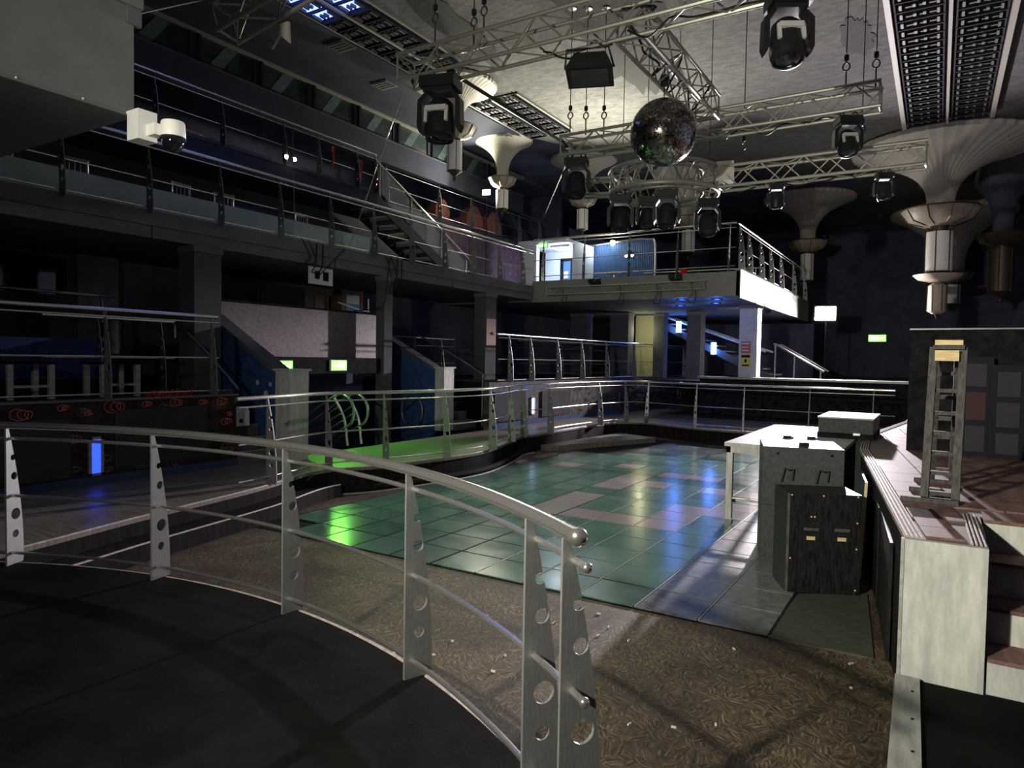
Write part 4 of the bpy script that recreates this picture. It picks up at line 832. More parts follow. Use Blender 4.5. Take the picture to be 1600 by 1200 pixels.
# blue downlights under the bridge
for i, (x, y, lab) in enumerate([(-5.81, 17.9, 'blue downlight nearest the camera in the left pair'), (-6.46, 19.8, 'blue downlight further back in the left pair'), (-4.95, 18.1, 'blue downlight nearest the white column'), (-5.3, 19.3, 'blue downlight behind the one by the white column')]):
    r = thing('downlight', lab, 'downlight', (x, y, 3.55), 'blue downlights under the bridge'); obj('ring', MB().lathe([(.13, 3.615), (.15, 3.6), (.12, 3.59)], 20, (x, y, 0)), mover_m, r); obj('lens', MB().lathe([(.12, 3.6), (.001, 3.592)], 18, (x, y, 0)), e_blue, r)
    point((x, y, 3.45), 7, (.1, .25, 1), .08)
# lit stair bay below the bridge
struct('wall_bay_yellow', MB().box(-9.3, -8.3, 23.5, 23.7, 1.42, 3.6), yellow_wall, 'cream wall panel lit yellow below the bridge')
point((-8.6, 22.4, 3.0), 18, (1, .95, .55), .1)  # assumed lamp without a fixture, turns the cream wall yellow
struct('wall_bay_back', MB().box(-13, -4.3, 30, 30.2, 0, 3.6), dark_blue, 'dark blue wall behind the stair bay')
s5 = thing('bay_stairs', 'stairs with white handrails in the blue lit bay under the bridge', 'stairs', (-6.2, 24, 1.42))
for k in range(10): blk('step', (-8.2+.38*k, 24.6, 3.3-.19*k), (.4, 1.2, .05), tread_m, s5)
for y in (24.0, 25.2): obj('handrail', MB().tube([(-8.6, y, 4.2-.55), (-4.9, y, 2.35)], .035, 8), white_worn, s5, True); obj('stringer', MB().beam((-8.5, y, 3.3), (-4.7, y, 1.45), .06, .22), tier_wall, s5)
for x in (-8, -6.9, -5.8, -4.95): obj('balustrade_post', MB().cyl((x, 24.0, 1.42 if x > -5 else 3.35-.5*(x+8.2)-.1), (x, 24.0, 3.33-.5*(x+8.6)), .03, 8), white_worn, s5, True)
for i, (x, y, z, lab) in enumerate([(-7.85, 24.1, 3.2, 'blue tube lamp high on the bay stairs'), (-6.6, 24.1, 2.45, 'blue tube lamp low on the bay stairs')]):
    r = thing('tube_lamp', lab, 'lamp', (x, y, z-.2), 'blue tube lamps on the bay stairs'); obj('tube', MB().cyl((x, y-.2, z-.2), (x, y-.2, z+.2), .09, 12), e_tube, r, True); obj('end_cap', MB().cyl((x, y-.2, z+.2), (x, y-.2, z+.25), .1, 12), mover_m, r); obj('end_cap', MB().cyl((x, y-.2, z-.25), (x, y-.2, z-.2), .1, 12), mover_m, r)
    point((x, y-.4, z), 12, (.08, .2, 1), .1)

# far end behind the dance floor
dk = struct('wall_far_stage_front', MB().box(-5.9, -.5, 20.0, 20.2, .35, 1.5), black_paint, 'black panelled wall at the far end of the dance floor')
for k in range(6): blk('panel', (-5.45+.9*k, 19.99, .95), (.86, .03, 1.0), black_paint, dk)
struct('trim_far_ledge', MB().box(-5.95, -.52, 19.9, 20.28, 1.5, 1.56), plate_far, 'steel edged ledge on the far black wall')
struct('floor_far', MB().box(-7.7, 6, 20.2, 37, 1.3, 1.42), black_paint, 'dark raised floor at the far end')
r = thing('far_handrail', 'pale handrail sloping down in front of the far wall', 'handrail', (-4, 24, 1.42))
for y in (24, 25.1): obj('top_rail', MB().tube([(-4.66, y, 2.6), (-4.6, y, 2.6), (-3.1, y, 1.72)], .035, 8), steel, r, True)
for x, z in ((-4.6, 2.6), (-4.0, 2.2), (-3.2, 1.77)): obj('upright', MB().cyl((x, 24, 1.42), (x, 24, z), .03, 8), steel, r, True)
floodlight('blinding white floodlight beside the end of the bridge balcony', FLOOD_A[0], FLOOD_A[1], [((-3.3, 25.62, 1.42), (-3.3, 25.62, 3.6))], 1.5)
r = thing('small_spotlight', 'small spotlight clipped under the bridge beside the white column', 'spotlight', (-4.0, 19.5, 3.4)); obj('lamp_body', MB().cyl((-4.0, 19.5, 3.42), (-3.9, 19.3, 3.34), .07, 12), mover_m, r, True); obj('stem', MB().cyl((-4.0, 19.5, 3.45), (-4.1, 19.55, 3.6), .015, 6), mover_m, r); obj('lens', MB().sphere((-3.89, 19.27, 3.33), .05, 10), lens_m, r, True)

# ================================================================== STAGE
SP = [(-.13, 4.45), (.26, 4.45), (.26, 5.35), (5.98, 5.6), (5.98, 19.9), (-.42, 19.9), (-.45, 13.9), (-.83, 10.5), (-.74, 8.85)]
stg = thing('stage', 'raised black stage with maroon tiled top and ribbed metal edge', 'stage', (1, 9, 0))
obj('base', MB().prism([(x+.02 if i in (0, 8, 7, 6, 5) else x, y+.012 if i < 2 else y) for i, (x, y) in enumerate(SP)], 0, .965), dark_wood, stg)
obj('deck', MB().prism(SP, .965, .99), grout, stg)
obj('white_end_panel', MB().box(-.128, .262, 4.43, 4.45, .2, .985), white_worn, stg, label='worn white end panel')
obj('panel_edge', MB().box(-.145, -.128, 4.425, 4.47, .0, .985), timber_pale, stg)
def inside(p, poly):
    c = False; n = len(poly)
    for i in range(n):
        (x0, y0), (x1, y1) = poly[i], poly[(i+1) % n]
        if (y0 > p[1]) != (y1 > p[1]) and p[0] < (x1-x0)*(p[1]-y0)/(y1-y0)+x0: c = not c
    return c
# stage tiles, laid square to the stage edge
ea = math.atan2(8.85-4.45, -.74+.13); et = Vector((math.cos(ea), math.sin(ea))); en = Vector((et.y, -et.x)); tms = None
shr = [(-.05, 4.5), (.2, 4.5), (.2, 5.45), (5.9, 5.7), (5.9, 13.6), (-.4, 13.6), (-.72, 10.5), (-.64, 8.85)]
tme = MB().prism([(-.145, -.245), (.145, -.245), (.145, .245), (-.145, .245)], 0, .012).mesh('stage_tile', brown_tile)
for i in range(0, 14):
    for j in range(0, 20):
        c = Vector((-.13, 4.45))+en*(.24+.3*i)+et*(.3+.5*j); cs = [c+en*a*.145+et*b*.245 for a in (-1, 1) for b in (-1, 1)]
        if all(inside(q, shr) for q in cs) and c.x < 3:
            o = bpy.data.objects.new('stage_tile', tme); put(o, stg); o.location = Vector((c.x, c.y, .99))-stg.location; o.rotation_euler = (0, 0, ea-PI/2)
for a_, b_ in ((.03, .3), (.31, .56), (.57, .88)):
    Q = [Vector((-.13, 4.45))+en*e+et*t for e, t in ((.105, a_), (.30-.05*a_, a_), (.30-.05*b_, b_), (.105, b_))]
    obj('stage_tile', MB().prism([(q.x, q.y) for q in Q], .99, 1.002), brown_tile, stg)
pts = [(-.13, 4.45), (-.74, 8.85), (-.83, 10.5), (-.45, 13.9)]
for k in range(4):
    d = .012+k*.024; obj('edge_rib', MB().tube([(x+d, y, .995) for x, y in pts], .007, 6), nosing_m, stg, True)
for k in range(4): obj('edge_rib', MB().tube([(.25-.02*k, 4.46, .995), (.23-.02*k, 5.36, .995)], .006, 6), nosing_m, stg, True)
for k in range(3): obj('side_board', MB().add([(a[0]-.03+dz, a[1], z) for dz in (0, .02) for a, z in (((-.2-.13*k*1.1, 5.1+1.2*k), .02), ((-.2-.13*(k+.8)*1.15, 5.1+1.2*(k+.9)), .02), ((-.2-.13*(k+.8)*1.15, 5.1+1.2*(k+.9)), .8), ((-.2-.13*k*1.1, 5.1+1.2*k), .8))],
    [(0, 1, 2, 3), (7, 6, 5, 4), (0, 4, 5, 1), (1, 5, 6, 2), (2, 6, 7, 3), (3, 7, 4, 0)]), cabinet_black, stg)
stp = thing('stage_steps', 'white steps with maroon treads beside the white stage end', 'steps', (1.2, 4.9, .2))
for k in range(4):
    y = 4.45+.26*k; z = .2+.2*(k+1)
    obj('riser', MB().box(.275, 3, y, y+.02, z-.2, z-.02), white_worn, stp); obj('tread', MB().box(.275, 3, y-.015, y+.28, z-.02, z), brown_tile, stp)
obj('step_core', MB().box(.28, 3, 4.48, 4.7, .2, .37).box(.28, 3, 4.74, 5.0, .2, .57).box(.28, 3, 5.0, 5.3, .2, .77), black_paint, stp)
# stage screen
sw = thing('stage_screen', 'large black flat standing on the stage', 'screen', (1.3, 9.1, .99))
obj('face_panel', MB().box(-.28, 3.2, 9.0, 9.04, 1.0, 2.36), black_paint, sw); obj('side_return', MB().box(-.28, -.24, 9.04, 9.9, 1.0, 2.36), dark_wood, sw); obj('top_edge', MB().box(-.285, 3.2, 8.99, 9.06, 2.36, 2.375), plate_far, sw)
frame_m = mat('navy_frame_paint', (.008, .01, .02), .6, spec=.15); pane_m = mat('grey_screen_panel', (.035, .033, .04), .6, spec=.2, var=.15); pane_red = mat('plum_screen_panel', (.055, .025, .027), .6, spec=.2, var=.15)
for i, (x0, x1, y, zt, zs, lab) in enumerate([(.2, .47, 8.86, 2.06, (1.02, 1.36, 1.72, 2.02), 'panelled screen with a plum panel behind the ladder'), (.47, .76, 8.8, 1.98, (1.02, 1.3, 1.62, 1.94), 'panelled screen right of the plum panel'), (.8, 1.15, 8.75, 1.88, (1.02, 1.4, 1.84), 'panelled screen at the right frame edge')]):
    r = thing('panelled_screen', lab, 'screen', (x0, y, .99), 'panelled screens on the stage')
    obj('frame_post', MB().box(x0, x0+.06, y, y+.04, .99, zt), frame_m, r); obj('frame_post', MB().box(x1-.03, x1+.03, y, y+.04, .99, zt), frame_m, r)
    for k, z in enumerate(zs): obj('frame_rail', MB().box(x0+.06, x1-.03, y, y+.04, z-.03, z+.03 if k < len(zs)-1 else zt), frame_m, r)
    for k in range(len(zs)-1): obj('panel', MB().box(x0+.06, x1-.03, y+.01, y+.03, zs[k]+.03, zs[k+1]-.03), pane_red if (i == 0 and k == 1) else pane_m, r)

# ladder of old timber
ld = thing('timber_ladder', 'weathered wooden stepladder with pale pine boards nailed on top', 'ladder', (.03, 5.7, 1.0))
ZF = 1.0; top_y = 6.05
def stile(x, yb, xt, yt, zt, w_=.05): obj('stile', MB().beam((x, yb, ZF), (xt, yt, zt), w_, .035), ladder_m, ld)
stile(-.055, 5.66, -.03, 5.86, 2.09); stile(.13, 5.66, .15, 5.86, 2.09)
stile(-.015, 6.62, .0, 6.02, 2.05, .04); stile(.12, 6.62, .12, 6.02, 2.05, .04)
for k, z in enumerate((1.06, 1.2, 1.34, 1.48, 1.62, 1.78)):
    y = 5.66+.2*(z-1)/1.09; obj('rung', MB().cbox((.04, y+.03, z), (.2, .05, .025)), ladder_m, ld)
for z in (1.12, 1.26, 1.4, 1.55, 1.72, 1.9):
    y = 6.62-.6*(z-1)/1.05; obj('rung', MB().cbox((.055, y, z), (.15, .03, .03)), ladder_m, ld)
obj('top_board', MB().cbox((.06, 5.86, 2.09), (.19, .1, .03)), ladder_m, ld)
obj('pine_board', MB().cbox((.06, 5.84, 2.125), (.17, .03, .035)), bare_wood, ld, label='pale pine board'); obj('pine_board', MB().cbox((.05, 5.8, 2.03), (.145, .02, .075)), bare_wood, ld, label='pale pine board')
for y, x0, x1 in ((5.62, -.2, .15), (6.1, -.16, .05), (6.62, -.14, .15)): obj('foot_bar', MB().box(x0, x1, y-.035, y+.035, 1.003, 1.035), ladder_m, ld)

# ================================================================== CABINETS AND TABLE
def rot_box(mb, cx, cy, a, w_, d_, z0, z1, dx=0, dy=0):
    """box with front-left corner at (cx, cy); width along angle a, depth behind"""
    u_ = Vector((math.cos(a), math.sin(a))); v_ = Vector((-math.sin(a), math.cos(a)))
    o_ = Vector((cx, cy))+u_*dx+v_*dy; V = [(*(o_), z0), (*(o_+u_*w_), z0), (*(o_+u_*w_+v_*d_), z0), (*(o_+v_*d_), z0)]
    return mb.prism([(p[0], p[1]) for p in V], z0, z1)
a = .43
sb = thing('subwoofer', 'scratched black loudspeaker cabinet with two handles by the stage', 'speaker', (-.8, 6.4, .012))
obj('body', rot_box(MB(), -1.05, 6.19, a, .6, .42, .012, .86), cabinet_black, sb)
obj('corner_strip', rot_box(MB(), -1.05, 6.19, a, .02, .01, .012, .86, 0, -.008), plate_far, sb)
for dx in (.15, .4):
    obj('handle_cup', rot_box(MB(), -1.05, 6.19, a, .15, .012, .46, .62, dx-.03, -.007), black_paint, sb)
    obj('handle_bar', rot_box(MB(), -1.05, 6.19, a, .12, .02, .55, .575, dx-.015, -.02), plate_far, sb); obj('worn_wood', rot_box(MB(), -1.05, 6.19, a, .07, .006, .47, .5, dx+.01, -.012), bare_wood, sb)
for dx, z in ((.03, .84), (.3, .84), (.59, .84), (.03, .3), (.59, .4), (.59, .05), (.59, .62), (.2, .66), (.23, .66)): obj('screw', rot_box(MB(), -1.05, 6.19, a, .012, .006, z, z+.012, dx*.95, -.006), bare_wood, sb)
a2 = .25
gs = []
for i, (z0, z1, lab) in enumerate([(.012, .58, 'lower grey textured cabinet of the stack by the table'), (.585, 1.15, 'upper grey textured cabinet of the stack with black strap handles')]):
    r = thing('grey_cabinet', lab, 'speaker', (-1.0, 7.1, z0), 'stacked grey cabinets')
    obj('body', rot_box(MB(), -1.42, 6.98, a2, .72, .75, z0, z1), cabinet_grey, r)
    for dx, z in ((.12, z1-.07), (.6, z1-.07), (.12, z0+.06)): obj('bolt', rot_box(MB(), -1.42, 6.98, a2, .025, .01, z, z+.02, dx, -.008), black_paint, r)
    if i:
        for dx in (.17, .48):
            u_ = Vector((math.cos(a2), math.sin(a2))); o_ = Vector((-1.42, 6.98))+u_*dx-Vector((-math.sin(a2), math.cos(a2)))*.02
            Q = [o_, o_+u_*.03, o_+u_*.07, o_+u_*.11, o_+u_*.1]; obj('strap_handle', MB().tube([(q.x, q.y, z) for q, z in zip(Q, (.82, .95, .935, .945, .84))], .009, 5), cable_m, r)
        obj('cable_clip', MB().cbox((-1.1, 7.3, 1.165), (.08, .05, .03), .4), black_paint, r)
tbl = thing('folding_table', 'long white folding table with worn top beside the stage', 'table', (-1.5, 9.9, .012))
obj('tabletop', MB().box(-2.16, -.88, 8.4, 11.4, .955, 1.0), white_worn, tbl)
obj('apron', MB().box(-2.14, -.9, 8.42, 8.47, .88, .955).box(-2.14, -2.09, 8.42, 11.38, .88, .955), white_worn, tbl)
for x, y in ((-2.1, 8.46), (-.96, 8.46), (-2.1, 11.32), (-.96, 11.32)):
    lg = obj('leg', MB().box(x-.035, x+.035, y-.035, y+.035, .012, .88), white_worn, tbl); obj('foot', MB().box(x-.042, x+.042, y-.042, y+.042, .012, .07), plate_far, lg); obj('lock_knob', MB().cyl((x+.035, y, .3), (x+.075, y, .3), .02, 10), black_paint, lg)
obj('brace', MB().box(-2.1, -.96, 8.45, 8.48, .3, .33), white_worn, tbl); obj('light_block_panel', MB().box(-1.5, -.9, 11.34, 11.36, .03, .955), black_paint, tbl)  # black panel is added, stops the far floodlight shining under the tabletop
fc = thing('grey_case', 'grey equipment case on the far end of the white table', 'case', (-1.0, 10.2, 1.0))
obj('body', MB().box(-1.32, -.68, 9.85, 11.0, 1.0, 1.27), cabinet_grey, fc); obj('plinth', MB().box(-1.33, -.67, 9.84, 11.01, 1.0, 1.07), black_paint, fc); obj('lid', MB().box(-1.33, -.67, 9.84, 11.01, 1.255, 1.275), white_worn, fc); obj('catch', MB().box(-.9, -.82, 9.825, 9.845, 1.05, 1.08), steel, fc)
for i, (x, y, lab) in enumerate([(-1.62, 9.4, 'small black gadget on the white table'), (-1.35, 9.5, 'flat dark clip on the white table')]):
    r = thing('small_gadget', lab, 'gadget', (x, y, 1.0)); obj('body', MB().cbox((x, y, 1.015), (.09, .06, .03), .5), black_paint, r); obj('stub', MB().cbox((x+.05, y+.01, 1.01), (.04, .03, .02), .5), plate_far, r)
LBX = -.1
lb = thing('leaning_board', 'black board with bare wood edge leaning on the stage side', 'board', (-.36, 6.9, .012))
def lean(x0, x1, y0, y1, th, m, nm):
    V = [(x0, y0, .012), (x1, y1, .012), (x1+.03, y1, .9), (x0+.03, y0, .9)]; V += [(x-th, y, z) for x, y, z in V]
    obj(nm, MB().add(V, [(0, 1, 2, 3), (7, 6, 5, 4), (0, 4, 5, 1), (1, 5, 6, 2), (2, 6, 7, 3), (3, 7, 4, 0)]), m, lb)
lean(-.535, -.685, 6.95, 8.0, .02, cabinet_black, 'sheet'); lean(-.533, -.5345, 6.94, 6.948, .024, bare_wood, 'raw_edge')
# litter on the boards
random.seed(31)
for i in range(26):
    x = random.uniform(-3.4, -.3); y = random.uniform(3.2, 5.0)
    if (Vector((x, y, 0))-AC).length < AR+.3: continue
    o = blk('litter_scrap', (x, y, .006), (random.uniform(.012, .035), random.uniform(.006, .014), .01), paper, None, random.random()*3)
    tag(o, 'tiny pale scrap of litter on the brown boards', 'litter', 'litter scraps on the brown boards')

# ================================================================== RIG
t1 = truss('truss', 'long aluminium truss nearest the camera across the ceiling', (-6.85, 7.95, 6.16), (-.6, 7.95, 6.16), .38, .4)
t2 = truss('truss', 'aluminium truss running away above the mirror ball', (-3.4, 8.2, 6.16), (-3.4, 11.55, 6.16), .38, .36)
t3 = truss('truss', 'aluminium truss crossing behind the mirror ball', (-6.2, 11.8, 5.98), (-.85, 11.8, 5.98), .36, .36)
t4 = truss('truss', 'lower aluminium truss right of the circular truss', (-3.5, 12.8, 5.3), (-.25, 12.8, 5.3), .36, .36)
t5 = truss('truss', 'short stub of aluminium truss left of the circular truss', (-6.5, 12.8, 5.46), (-5.55, 12.8, 5.4), .3, .32)
t6 = truss('truss', 'aluminium truss piece with torn paper at the top left', (-7.4, 5.3, 5.9), (-6.2, 5.55, 6.3), .34, .36)
obj('torn_paper', MB().add([(-6.75, 5.42, 5.75), (-6.5, 5.5, 5.8), (-6.48, 5.5, 5.55), (-6.6, 5.46, 5.65), (-6.7, 5.43, 5.5), (-6.75, 5.45, 5.75), (-6.5, 5.53, 5.8), (-6.48, 5.53, 5.55), (-6.6, 5.49, 5.65), (-6.7, 5.46, 5.5)], [(0, 1, 2, 3, 4), (9, 8, 7, 6, 5), (0, 5, 6, 1), (1, 6, 7, 2), (2, 7, 8, 3), (3, 8, 9, 4), (4, 9, 5, 0)]), cream, t6)
# circular truss
rc = Vector((-4.52, 12.65, 5.3)); ct = thing('circular_truss', 'round aluminium ring truss carrying moving lights under the mirror ball', 'truss', rc)
RR = (1.0, .7); HH = (.2, -.2)
for R_ in RR:
    for h_ in HH: obj('ring_chord', MB().tube([rc+Vector((R_*math.cos(2*PI*i/40), R_*math.sin(2*PI*i/40), h_)) for i in range(40)], .042, 8, True), alu, ct, True)
NB = 28
for k in range(NB):
    b0, b1 = 2*PI*k/NB, 2*PI*(k+1)/NB
    P0 = lambda R_, an, h_: rc+Vector((R_*math.cos(an), R_*math.sin(an), h_))
    s = 1 if k % 2 else -1
    for R_ in RR: bar('brace', P0(R_, b0, HH[0]*s), P0(R_, b1, -HH[0]*s), .015, alu, ct)
    for h_ in HH: bar('brace', P0(RR[0] if s > 0 else RR[1], b0, h_), P0(RR[1] if s > 0 else RR[0], b1, h_), .015, alu, ct)
for a_ in (0.05, 1.6, 3.1, 4.7):
    p = rc+Vector((.85*math.cos(a_), .85*math.sin(a_), .2)); obj('hang_rod', MB().cyl(p, (p.x, p.y, 8.49), .007, 6), chain_m, ct)
obj('corner_block', MB().cbox((-3.4, 12.75, 5.4), (.3, .3, .34), .2), alu, ct)
# mirror ball of small square facets
mb_c = Vector((-3.5, 9.74, 5.27)); MR = .475
ball = thing('mirror_ball', 'large dull mirror ball hanging from the truss', 'mirror ball', mb_c)
mir = [mat('mirror_facet_%d' % i, c, rg, 1) for i, (c, rg) in enumerate([((.5, .47, .4), .12), ((.3, .28, .24), .2), ((.16, .14, .12), .3), ((.75, .72, .65), .06)])]
core = MB().sphere(mb_c, MR-.012, 48); obj('core', core, mat('ball_core', (.05, .045, .04), .6), ball, True)
random.seed(2)
fac = [MB() for _ in range(4)]; rows = 64
for i in range(1, rows):
    th = PI*i/rows; n = max(6, int(2*PI*math.sin(th)*rows/PI))
    for k in range(n):
        ph = 2*PI*(k+.5*(i % 2))/n; nr = Vector((math.sin(th)*math.cos(ph), math.sin(th)*math.sin(ph), math.cos(th)))
        nr2 = (nr+Vector((random.gauss(0, .02), random.gauss(0, .02), random.gauss(0, .02)))).normalized()
        e1 = Vector((-math.sin(ph), math.cos(ph), 0)); e1 = (e1-nr2*e1.dot(nr2)).normalized(); e2 = nr2.cross(e1); s = MR*PI/rows*.46
        c = mb_c+nr*MR; j = random.choices(range(4), (40, 30, 18, 12))[0]
        V = [c+e1*a_*s+e2*b_*s for a_, b_ in ((-1, -1), (1, -1), (1, 1), (-1, 1))]; V += [c+e1*a_*s+e2*b_*s-nr*.012 for a_, b_ in ((-1, -1), (1, -1), (1, 1), (-1, 1))]
        fac[j].add(V, [(0, 1, 2, 3), (0, 4, 5, 1), (1, 5, 6, 2), (2, 6, 7, 3), (3, 7, 4, 0)])
for j in range(4):
    o = obj('mirror_facets', fac[j], mir[j], ball); o['kind'] = 'stuff'
obj('hanging_chain', MB().cyl(mb_c+Vector((0, 0, MR)), mb_c+Vector((0, 0, MR+.5)), .008, 6), chain_m, ball); obj('motor', MB().cyl(mb_c+Vector((0, 0, MR+.2)), mb_c+Vector((0, 0, MR+.34)), .06, 12), mover_m, ball, True)

# lights on the rig
make_mover('moving_head', 'big moving head under the left end of the nearest truss', (-6.1, 7.85, 5.97), 1.5, .3, .1)
make_mover('moving_head', 'moving head with pale trim under the right end of the nearest truss', (-1.5, 7.95, 5.97), 1.25, .5, .25)
make_mover('moving_head', 'moving head under the left end of the truss behind the mirror ball', (-5.9, 11.75, 5.8), 1.25, .3, .15, False)
make_mover('moving_head', 'moving head with white clamp under the right end of the middle truss', (-1.3, 11.8, 5.8), 1.0, .5, .3)
make_mover('moving_head', 'small moving head left of centre under the lower right truss', (-2.5, 12.75, 5.13), .75, .3, -.1, False)
make_mover('moving_head', 'small moving head at the right of the lower truss', (-.85, 12.85, 5.13), .75, .4, .1, False)
for x, y, s, pn, tl, lab in ((-5.12, 12.05, 1.15, .3, .1, 'moving head at the left of the circular truss'), (-4.75, 12.45, 1.0, .4, .35, 'moving head left of centre under the circular truss'), (-4.25, 12.1, 1.15, .3, .1, 'moving head right of centre under the circular truss'), (-3.8, 13.1, 1.15, .4, .4, 'moving head at the right of the circular truss')):
    make_mover('moving_head', lab, (x, y, 5.09), s, pn, tl, False)
r = thing('strobe_light', 'wedge shaped black strobe under the nearest truss', 'stage light', (-3.95, 8.15, 5.6), 'moving head lights on the trusses')
obj('housing', MB().add([tuple(Vector((-3.95, 8.2, 5.68))+Matrix.Rotation(.35, 3, 'Z') @ Vector(p)) for p in ((-.3, -.2, -.02), (.3, -.2, -.02), (.3, .22, -.12), (-.3, .22, -.12), (-.2, -.12, .2), (.2, -.12, .2), (.2, .16, .16), (-.2, .16, .16))], [(3, 2, 1, 0), (4, 5, 6, 7), (0, 1, 5, 4), (1, 2, 6, 5), (2, 3, 7, 6), (3, 0, 4, 7)]), mover_m, r)
obj('reflector', MB().add([tuple(Vector((-3.95, 8.2, 5.675))+Matrix.Rotation(.35, 3, 'Z') @ Vector(p)) for p in ((-.24, -.15, -.032), (.24, -.15, -.032), (.24, .17, -.108), (-.24, .17, -.108), (-.24, -.15, -.04), (.24, -.15, -.04), (.24, .17, -.116), (-.24, .17, -.116))], [(0, 1, 2, 3), (7, 6, 5, 4), (0, 4, 5, 1), (1, 5, 6, 2), (2, 6, 7, 3), (3, 7, 4, 0)]), panel_grey, r)
obj('yoke', MB().tube([(-4.25, 8.08, 5.72), (-4.22, 8.05, 5.95), (-3.7, 8.2, 5.95), (-3.66, 8.3, 5.72)], .016, 6), mover_m, r); obj('warning_label', MB().cbox((-4.0, 8.06, 5.8), (.2, .005, .05), .35, -.5), mover_trim, r)

# hoist chains and cables
def hoist(label, x, y, z, hook=.55):
    r = thing('hoist_cable', label, 'hoist', (x, y, z), 'hoists holding the trusses')
    obj('wire', MB().cyl((x, y, z+hook), (x, y, 8.49), .008, 6), cable_m, r); obj('hook_block', MB().lathe([(.001, z+hook), (.035, z+hook-.03), (.035, z+hook-.1), (.001, z+hook-.13)], 10, (x, y, 0)), mover_m, r, True)
    obj('hook', MB().tube([(x+.05*math.cos(q), y, z+hook-.2+.06*math.sin(q)) for q in [2*PI*k/14 for k in range(14)]], .012, 6, True), chain_m, r, True); obj('sling', MB().cyl((x, y, z), (x, y, z+hook-.25), .012, 6), chain_m, r)
    obj('ceiling_rose', MB().lathe([(.001, 8.499), (.1, 8.499), (.08, 8.47), (.001, 8.46)], 14, (x, y, 0)), mover_m, r, True)
for i, (x, y, z, lab) in enumerate([(-6.15, 7.77, 6.36, 'hoist wire nearest the left end of the long truss'), (-5.75, 8.14, 6.36, 'second hoist wire from the left end of the long truss'), (-5.45, 7.95, 6.36, 'third hoist wire from the left end of the long truss'), (-6.0, 11.65, 6.17, 'leftmost hoist wire on the truss behind the ball'), (-5.75, 11.8, 6.17, 'second hoist wire on the truss behind the ball'), (-5.45, 11.95, 6.17, 'third hoist wire on the truss behind the ball'), (-1.35, 11.8, 6.17, 'hoist wire at the right end of the middle truss'), (-.95, 11.9, 6.17, 'thin hoist wire at the tip of the middle truss'), (-1.2, 12.8, 5.49, 'hoist wire on the lower right truss'), (-3.1, 12.8, 5.49, 'hoist wire beside the circular truss block')]): hoist(lab, x, y, z)
def cable(name, label, P, r_=.01, m=cable_m, cat='cable', n=6):
    t = thing(name, label, cat, P[0]); obj('cord', MB().tube(crom(P, n) if len(P) > 2 else P, r_, 5), m, t); return t
cable('guy_wire', 'taut pale guy wire from the left truss end to the balcony', [(-6.9, 8.0, 5.95), (-9.9, 9.9, 4.1)], .008, steel)
cable('guy_wire', 'taut pale guy wire from the upper rail to the balcony fascia', [(-11.9, 10.2, 6.9), (-9.95, 8.6, 4.05)], .007, steel)
cable('guy_wire', 'dark rope from the grey bulkhead up to the truss', [(-5.2, 3.0, 4.5), (-6.3, 5.3, 6.1)], .009, cable_m)
cable('guy_wire', 'thin rope from the far lamp to the truss light', [(-11.0, 19.5, 6.4), (-6.1, 11.9, 5.9)], .01, chain_m)
for i, (y0, dz) in enumerate(((8.75, .35), (8.9, .5), (11.0, .7), (11.15, .55))):
    cable('hanging_cable', ['black cable looped at the left under the balcony fascia', 'second black cable looped under the balcony fascia', 'long black cable hanging by the slim pillar', 'shorter black cable hanging by the slim pillar'][i], [(-9.93, y0, 4.08), (-9.9, y0+.15, 4.0-dz*.6), (-9.9, y0+.05, 4.0-dz), (-9.92, y0+.3, 3.95-dz*.7), (-9.93, y0+.35, 4.06)], .012)
cable('hanging_cable', 'black cable running down the slim grey pillar to the booth', [(-9.92, 11.1, 4.05), (-9.88, 10.95, 3.4), (-9.86, 10.8, 3.0), (-10.45, 10.6, 2.91)], .012)
cable('hanging_cable', 'diagonal black cable over the booth opening', [(-9.93, 9.8, 4.05), (-9.9, 9.4, 3.7), (-10.1, 9.0, 3.2)], .01)
random.seed(8)
for i, (x0, x1, y, z) in enumerate(((-4.6, -3.6, 8.15, 5.97), (-3.4, -1.2, 8.1, 5.97), (-3.2, -1.4, 11.95, 5.78), (-3.2, -1.2, 12.95, 5.12))):
    cable('truss_cable', ['black cables tied along the middle of the nearest truss', 'black cables tied along the right of the nearest truss', 'black cable sagging along the middle truss', 'black cable sagging along the lower right truss'][i], [(x0+(x1-x0)*k/8, y+random.uniform(-.05, .05), z+random.uniform(-.1, .08)) for k in range(9)], .014)
cable('truss_cable', 'tangle of cables where the trusses cross', [(-3.4+random.uniform(-.3, .3), 8.1+.25*k+random.uniform(-.1, .1), 6.15+random.uniform(-.2, .3)) for k in range(14)], .016)
r = thing('ceiling_pole', 'dark pole bracing the ceiling left of the ball', 'pole', (-8, 10.2, 8.2)); obj('pole', MB().cyl((-6.6, 8.6, 6.4), (-6.3, 12.2, 6.15), .03, 8), cable_m, r, True); obj('end_bracket', MB().cbox((-6.3, 12.2, 6.15), (.12, .12, .1)), chain_m, r)

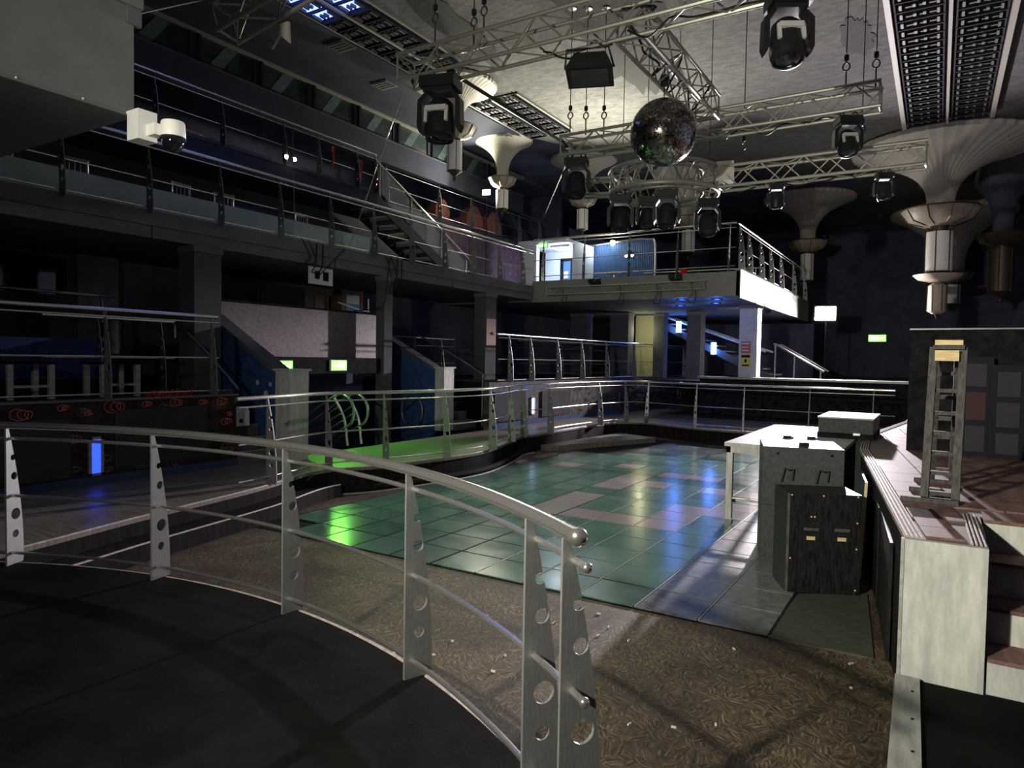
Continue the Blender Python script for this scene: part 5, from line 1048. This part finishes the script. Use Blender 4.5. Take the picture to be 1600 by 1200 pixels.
# trumpet lamps
pendant('fluted trumpet lamp half hidden by the nearest truss', -10.04, 13.5, 8.5, 1.0, (7.5, .16, 7.5, 7.22, .52, 7.15, 6.45, .19, 6.2))
pendant('fluted trumpet lamp beside the upper balcony floodlight', -11.39, 17.74, 8.6, .9, (7.42, .17, 7.42, 7.15, .43, 7.06, 6.5, .19, 6.3))
pendant('fluted trumpet lamp above the bright doorway', -10.14, 20.7, 8.6, 1.1, (7.32, .19, 7.32, 7.01, .48, 6.93, 6.28, .19, 6.12))
pendant('fluted trumpet lamp behind the circular truss', -7.52, 23.68, 8.6, 1.25, (6.97, .27, 6.97, 6.66, .5, 6.53, 5.76, .22, 5.5))
pendant('fluted trumpet lamp above the bridge corner rail', -4.59, 29.71, 8.6, 1.72, (6.85, .28, 6.85, 6.45, .76, 6.35, 5.3, .25, 5.0))
pendant('biggest trumpet lamp with two stacked glass shades over the stage', -.1, 24.23, 8.5, 2.45, (6.6, .36, 6.62, 6.14, 1.03, 5.95, 4.78, .36, 4.66), second=(4.68, 4.46, .66, 4.36, 3.6, .24, 3.36))
pendant('distant trumpet lamp behind the biggest one', .3, 34.5, 8.5, 2.3, (5.9, .5, 5.9, 5.5, .9, 5.4, 4.6, .4, 4.3))
pendant('trumpet lamp at the far right, gloom painted into its colours', 1.75, 29.5, 8.5, .9, (6.6, .3, 6.6, 6.2, .8, 6.1, 4.6, .38, 4.2), cream=dark_blue, amber_glass=bronze, opal=bronze)  # blue and bronze replace cream and glass, darkness put into the colours
# lattice grilles
coffer('large dark lattice grille in the ceiling over the stage', -.99, .96, 8, 21.6, 8.5)
coffer('distant dark lattice grille behind the biggest trumpet lamp', -.75, .9, 26.9, 29, 8.5, pitch=.4)
coffer('dark lattice grille glowing blue at the top left of the ceiling', -10.5, -9.1, 6.5, 12.4, 8.5, blue=(7.2, 9.6), tw=.04, th=.05)
coffer('dark lattice grille left of the bright ceiling patch', -10.45, -9.0, 14.6, 17.6, 8.5, tw=.04, th=.05)
for i, (x, y, lab) in enumerate([(-11.3, 14.4, 'small ceiling vent nearest the left windows'), (-11.5, 12.6, 'small ceiling vent near the slate blue strip'), (-11.0, 17.2, 'pale ceiling vent beside the far grille'), (-10.9, 10.6, 'square access panel in the slate blue ceiling')]):
    r = thing('ceiling_vent', lab, 'vent', (x, y, 8.44), 'small ceiling vents'); obj('frame', MB().box(x-.25, x+.25, y-.22, y+.22, 8.45, 8.47), cream_trim, r)
    for k in range(4): obj('slat', MB().box(x-.22, x+.22, y-.18+.1*k, y-.12+.1*k, 8.435, 8.45), fascia_m, r)

# grey bulkhead with the security camera
gb = struct('wall_bulkhead', MB().box(-8, -5.0, -4, 2.85, 3.65, 5.5), mat('grey_bulkhead_paint', (.13, .13, .125), .6, var=.12, scale=3), 'grey boxed bulkhead at the top left')
obj('corner_strip', MB().box(-5.02, -4.985, 2.8, 2.9, 4.3, 4.52), pillar_m, gb); obj('top_lip', MB().box(-5.0, -4.96, -4, 2.9, 4.42, 5.5), MATS['grey_bulkhead_paint'], gb)
for y in (1.6, 2.1, 2.5, 2.8): obj('screw', MB().sphere((-4.998, y, 3.67), .008, 8), white_plastic, gb)
cc = thing('security_camera', 'white dome security camera on the corner of the grey bulkhead', 'camera', (-4.9, 2.9, 3.5))
obj('bracket', MB().box(-5.0, -4.86, 2.8, 2.94, 3.47, 3.68), white_plastic, cc); obj('arm', MB().box(-4.88, -4.76, 2.86, 2.94, 3.5, 3.58), white_plastic, cc)
obj('housing', MB().lathe([(.001, 3.6), (.075, 3.6), (.08, 3.59), (.085, 3.49), (.08, 3.48)], 24, (-4.7, 2.96, 0)), white_plastic, cc, True)
obj('collar', MB().lathe([(.085, 3.49), (.088, 3.475), (.075, 3.465)], 24, (-4.7, 2.96, 0)), mover_m, cc, True)
obj('dome', MB().lathe([(.075*math.cos(PI/2*k/8)+.0005, 3.47-.085*math.sin(PI/2*k/8)) for k in range(9)], 24, (-4.7, 2.96, 0)), gloss_black, cc, True)
floodlight('assumed tall floodlight on a stand behind the camera', ASSUMED_FLOOD_C[0], ASSUMED_FLOOD_C[1], [((-2.4, -1.34, .35), (-2.4, -1.34, 3.1)), ((-2.4, -1.34, .9), (-2.0, -1.34, .35)), ((-2.4, -1.34, .9), (-2.6, -1.0, .35)), ((-2.4, -1.34, .9), (-2.6, -1.7, .35))], 1)  # lamp and stand are assumed, neither is in view
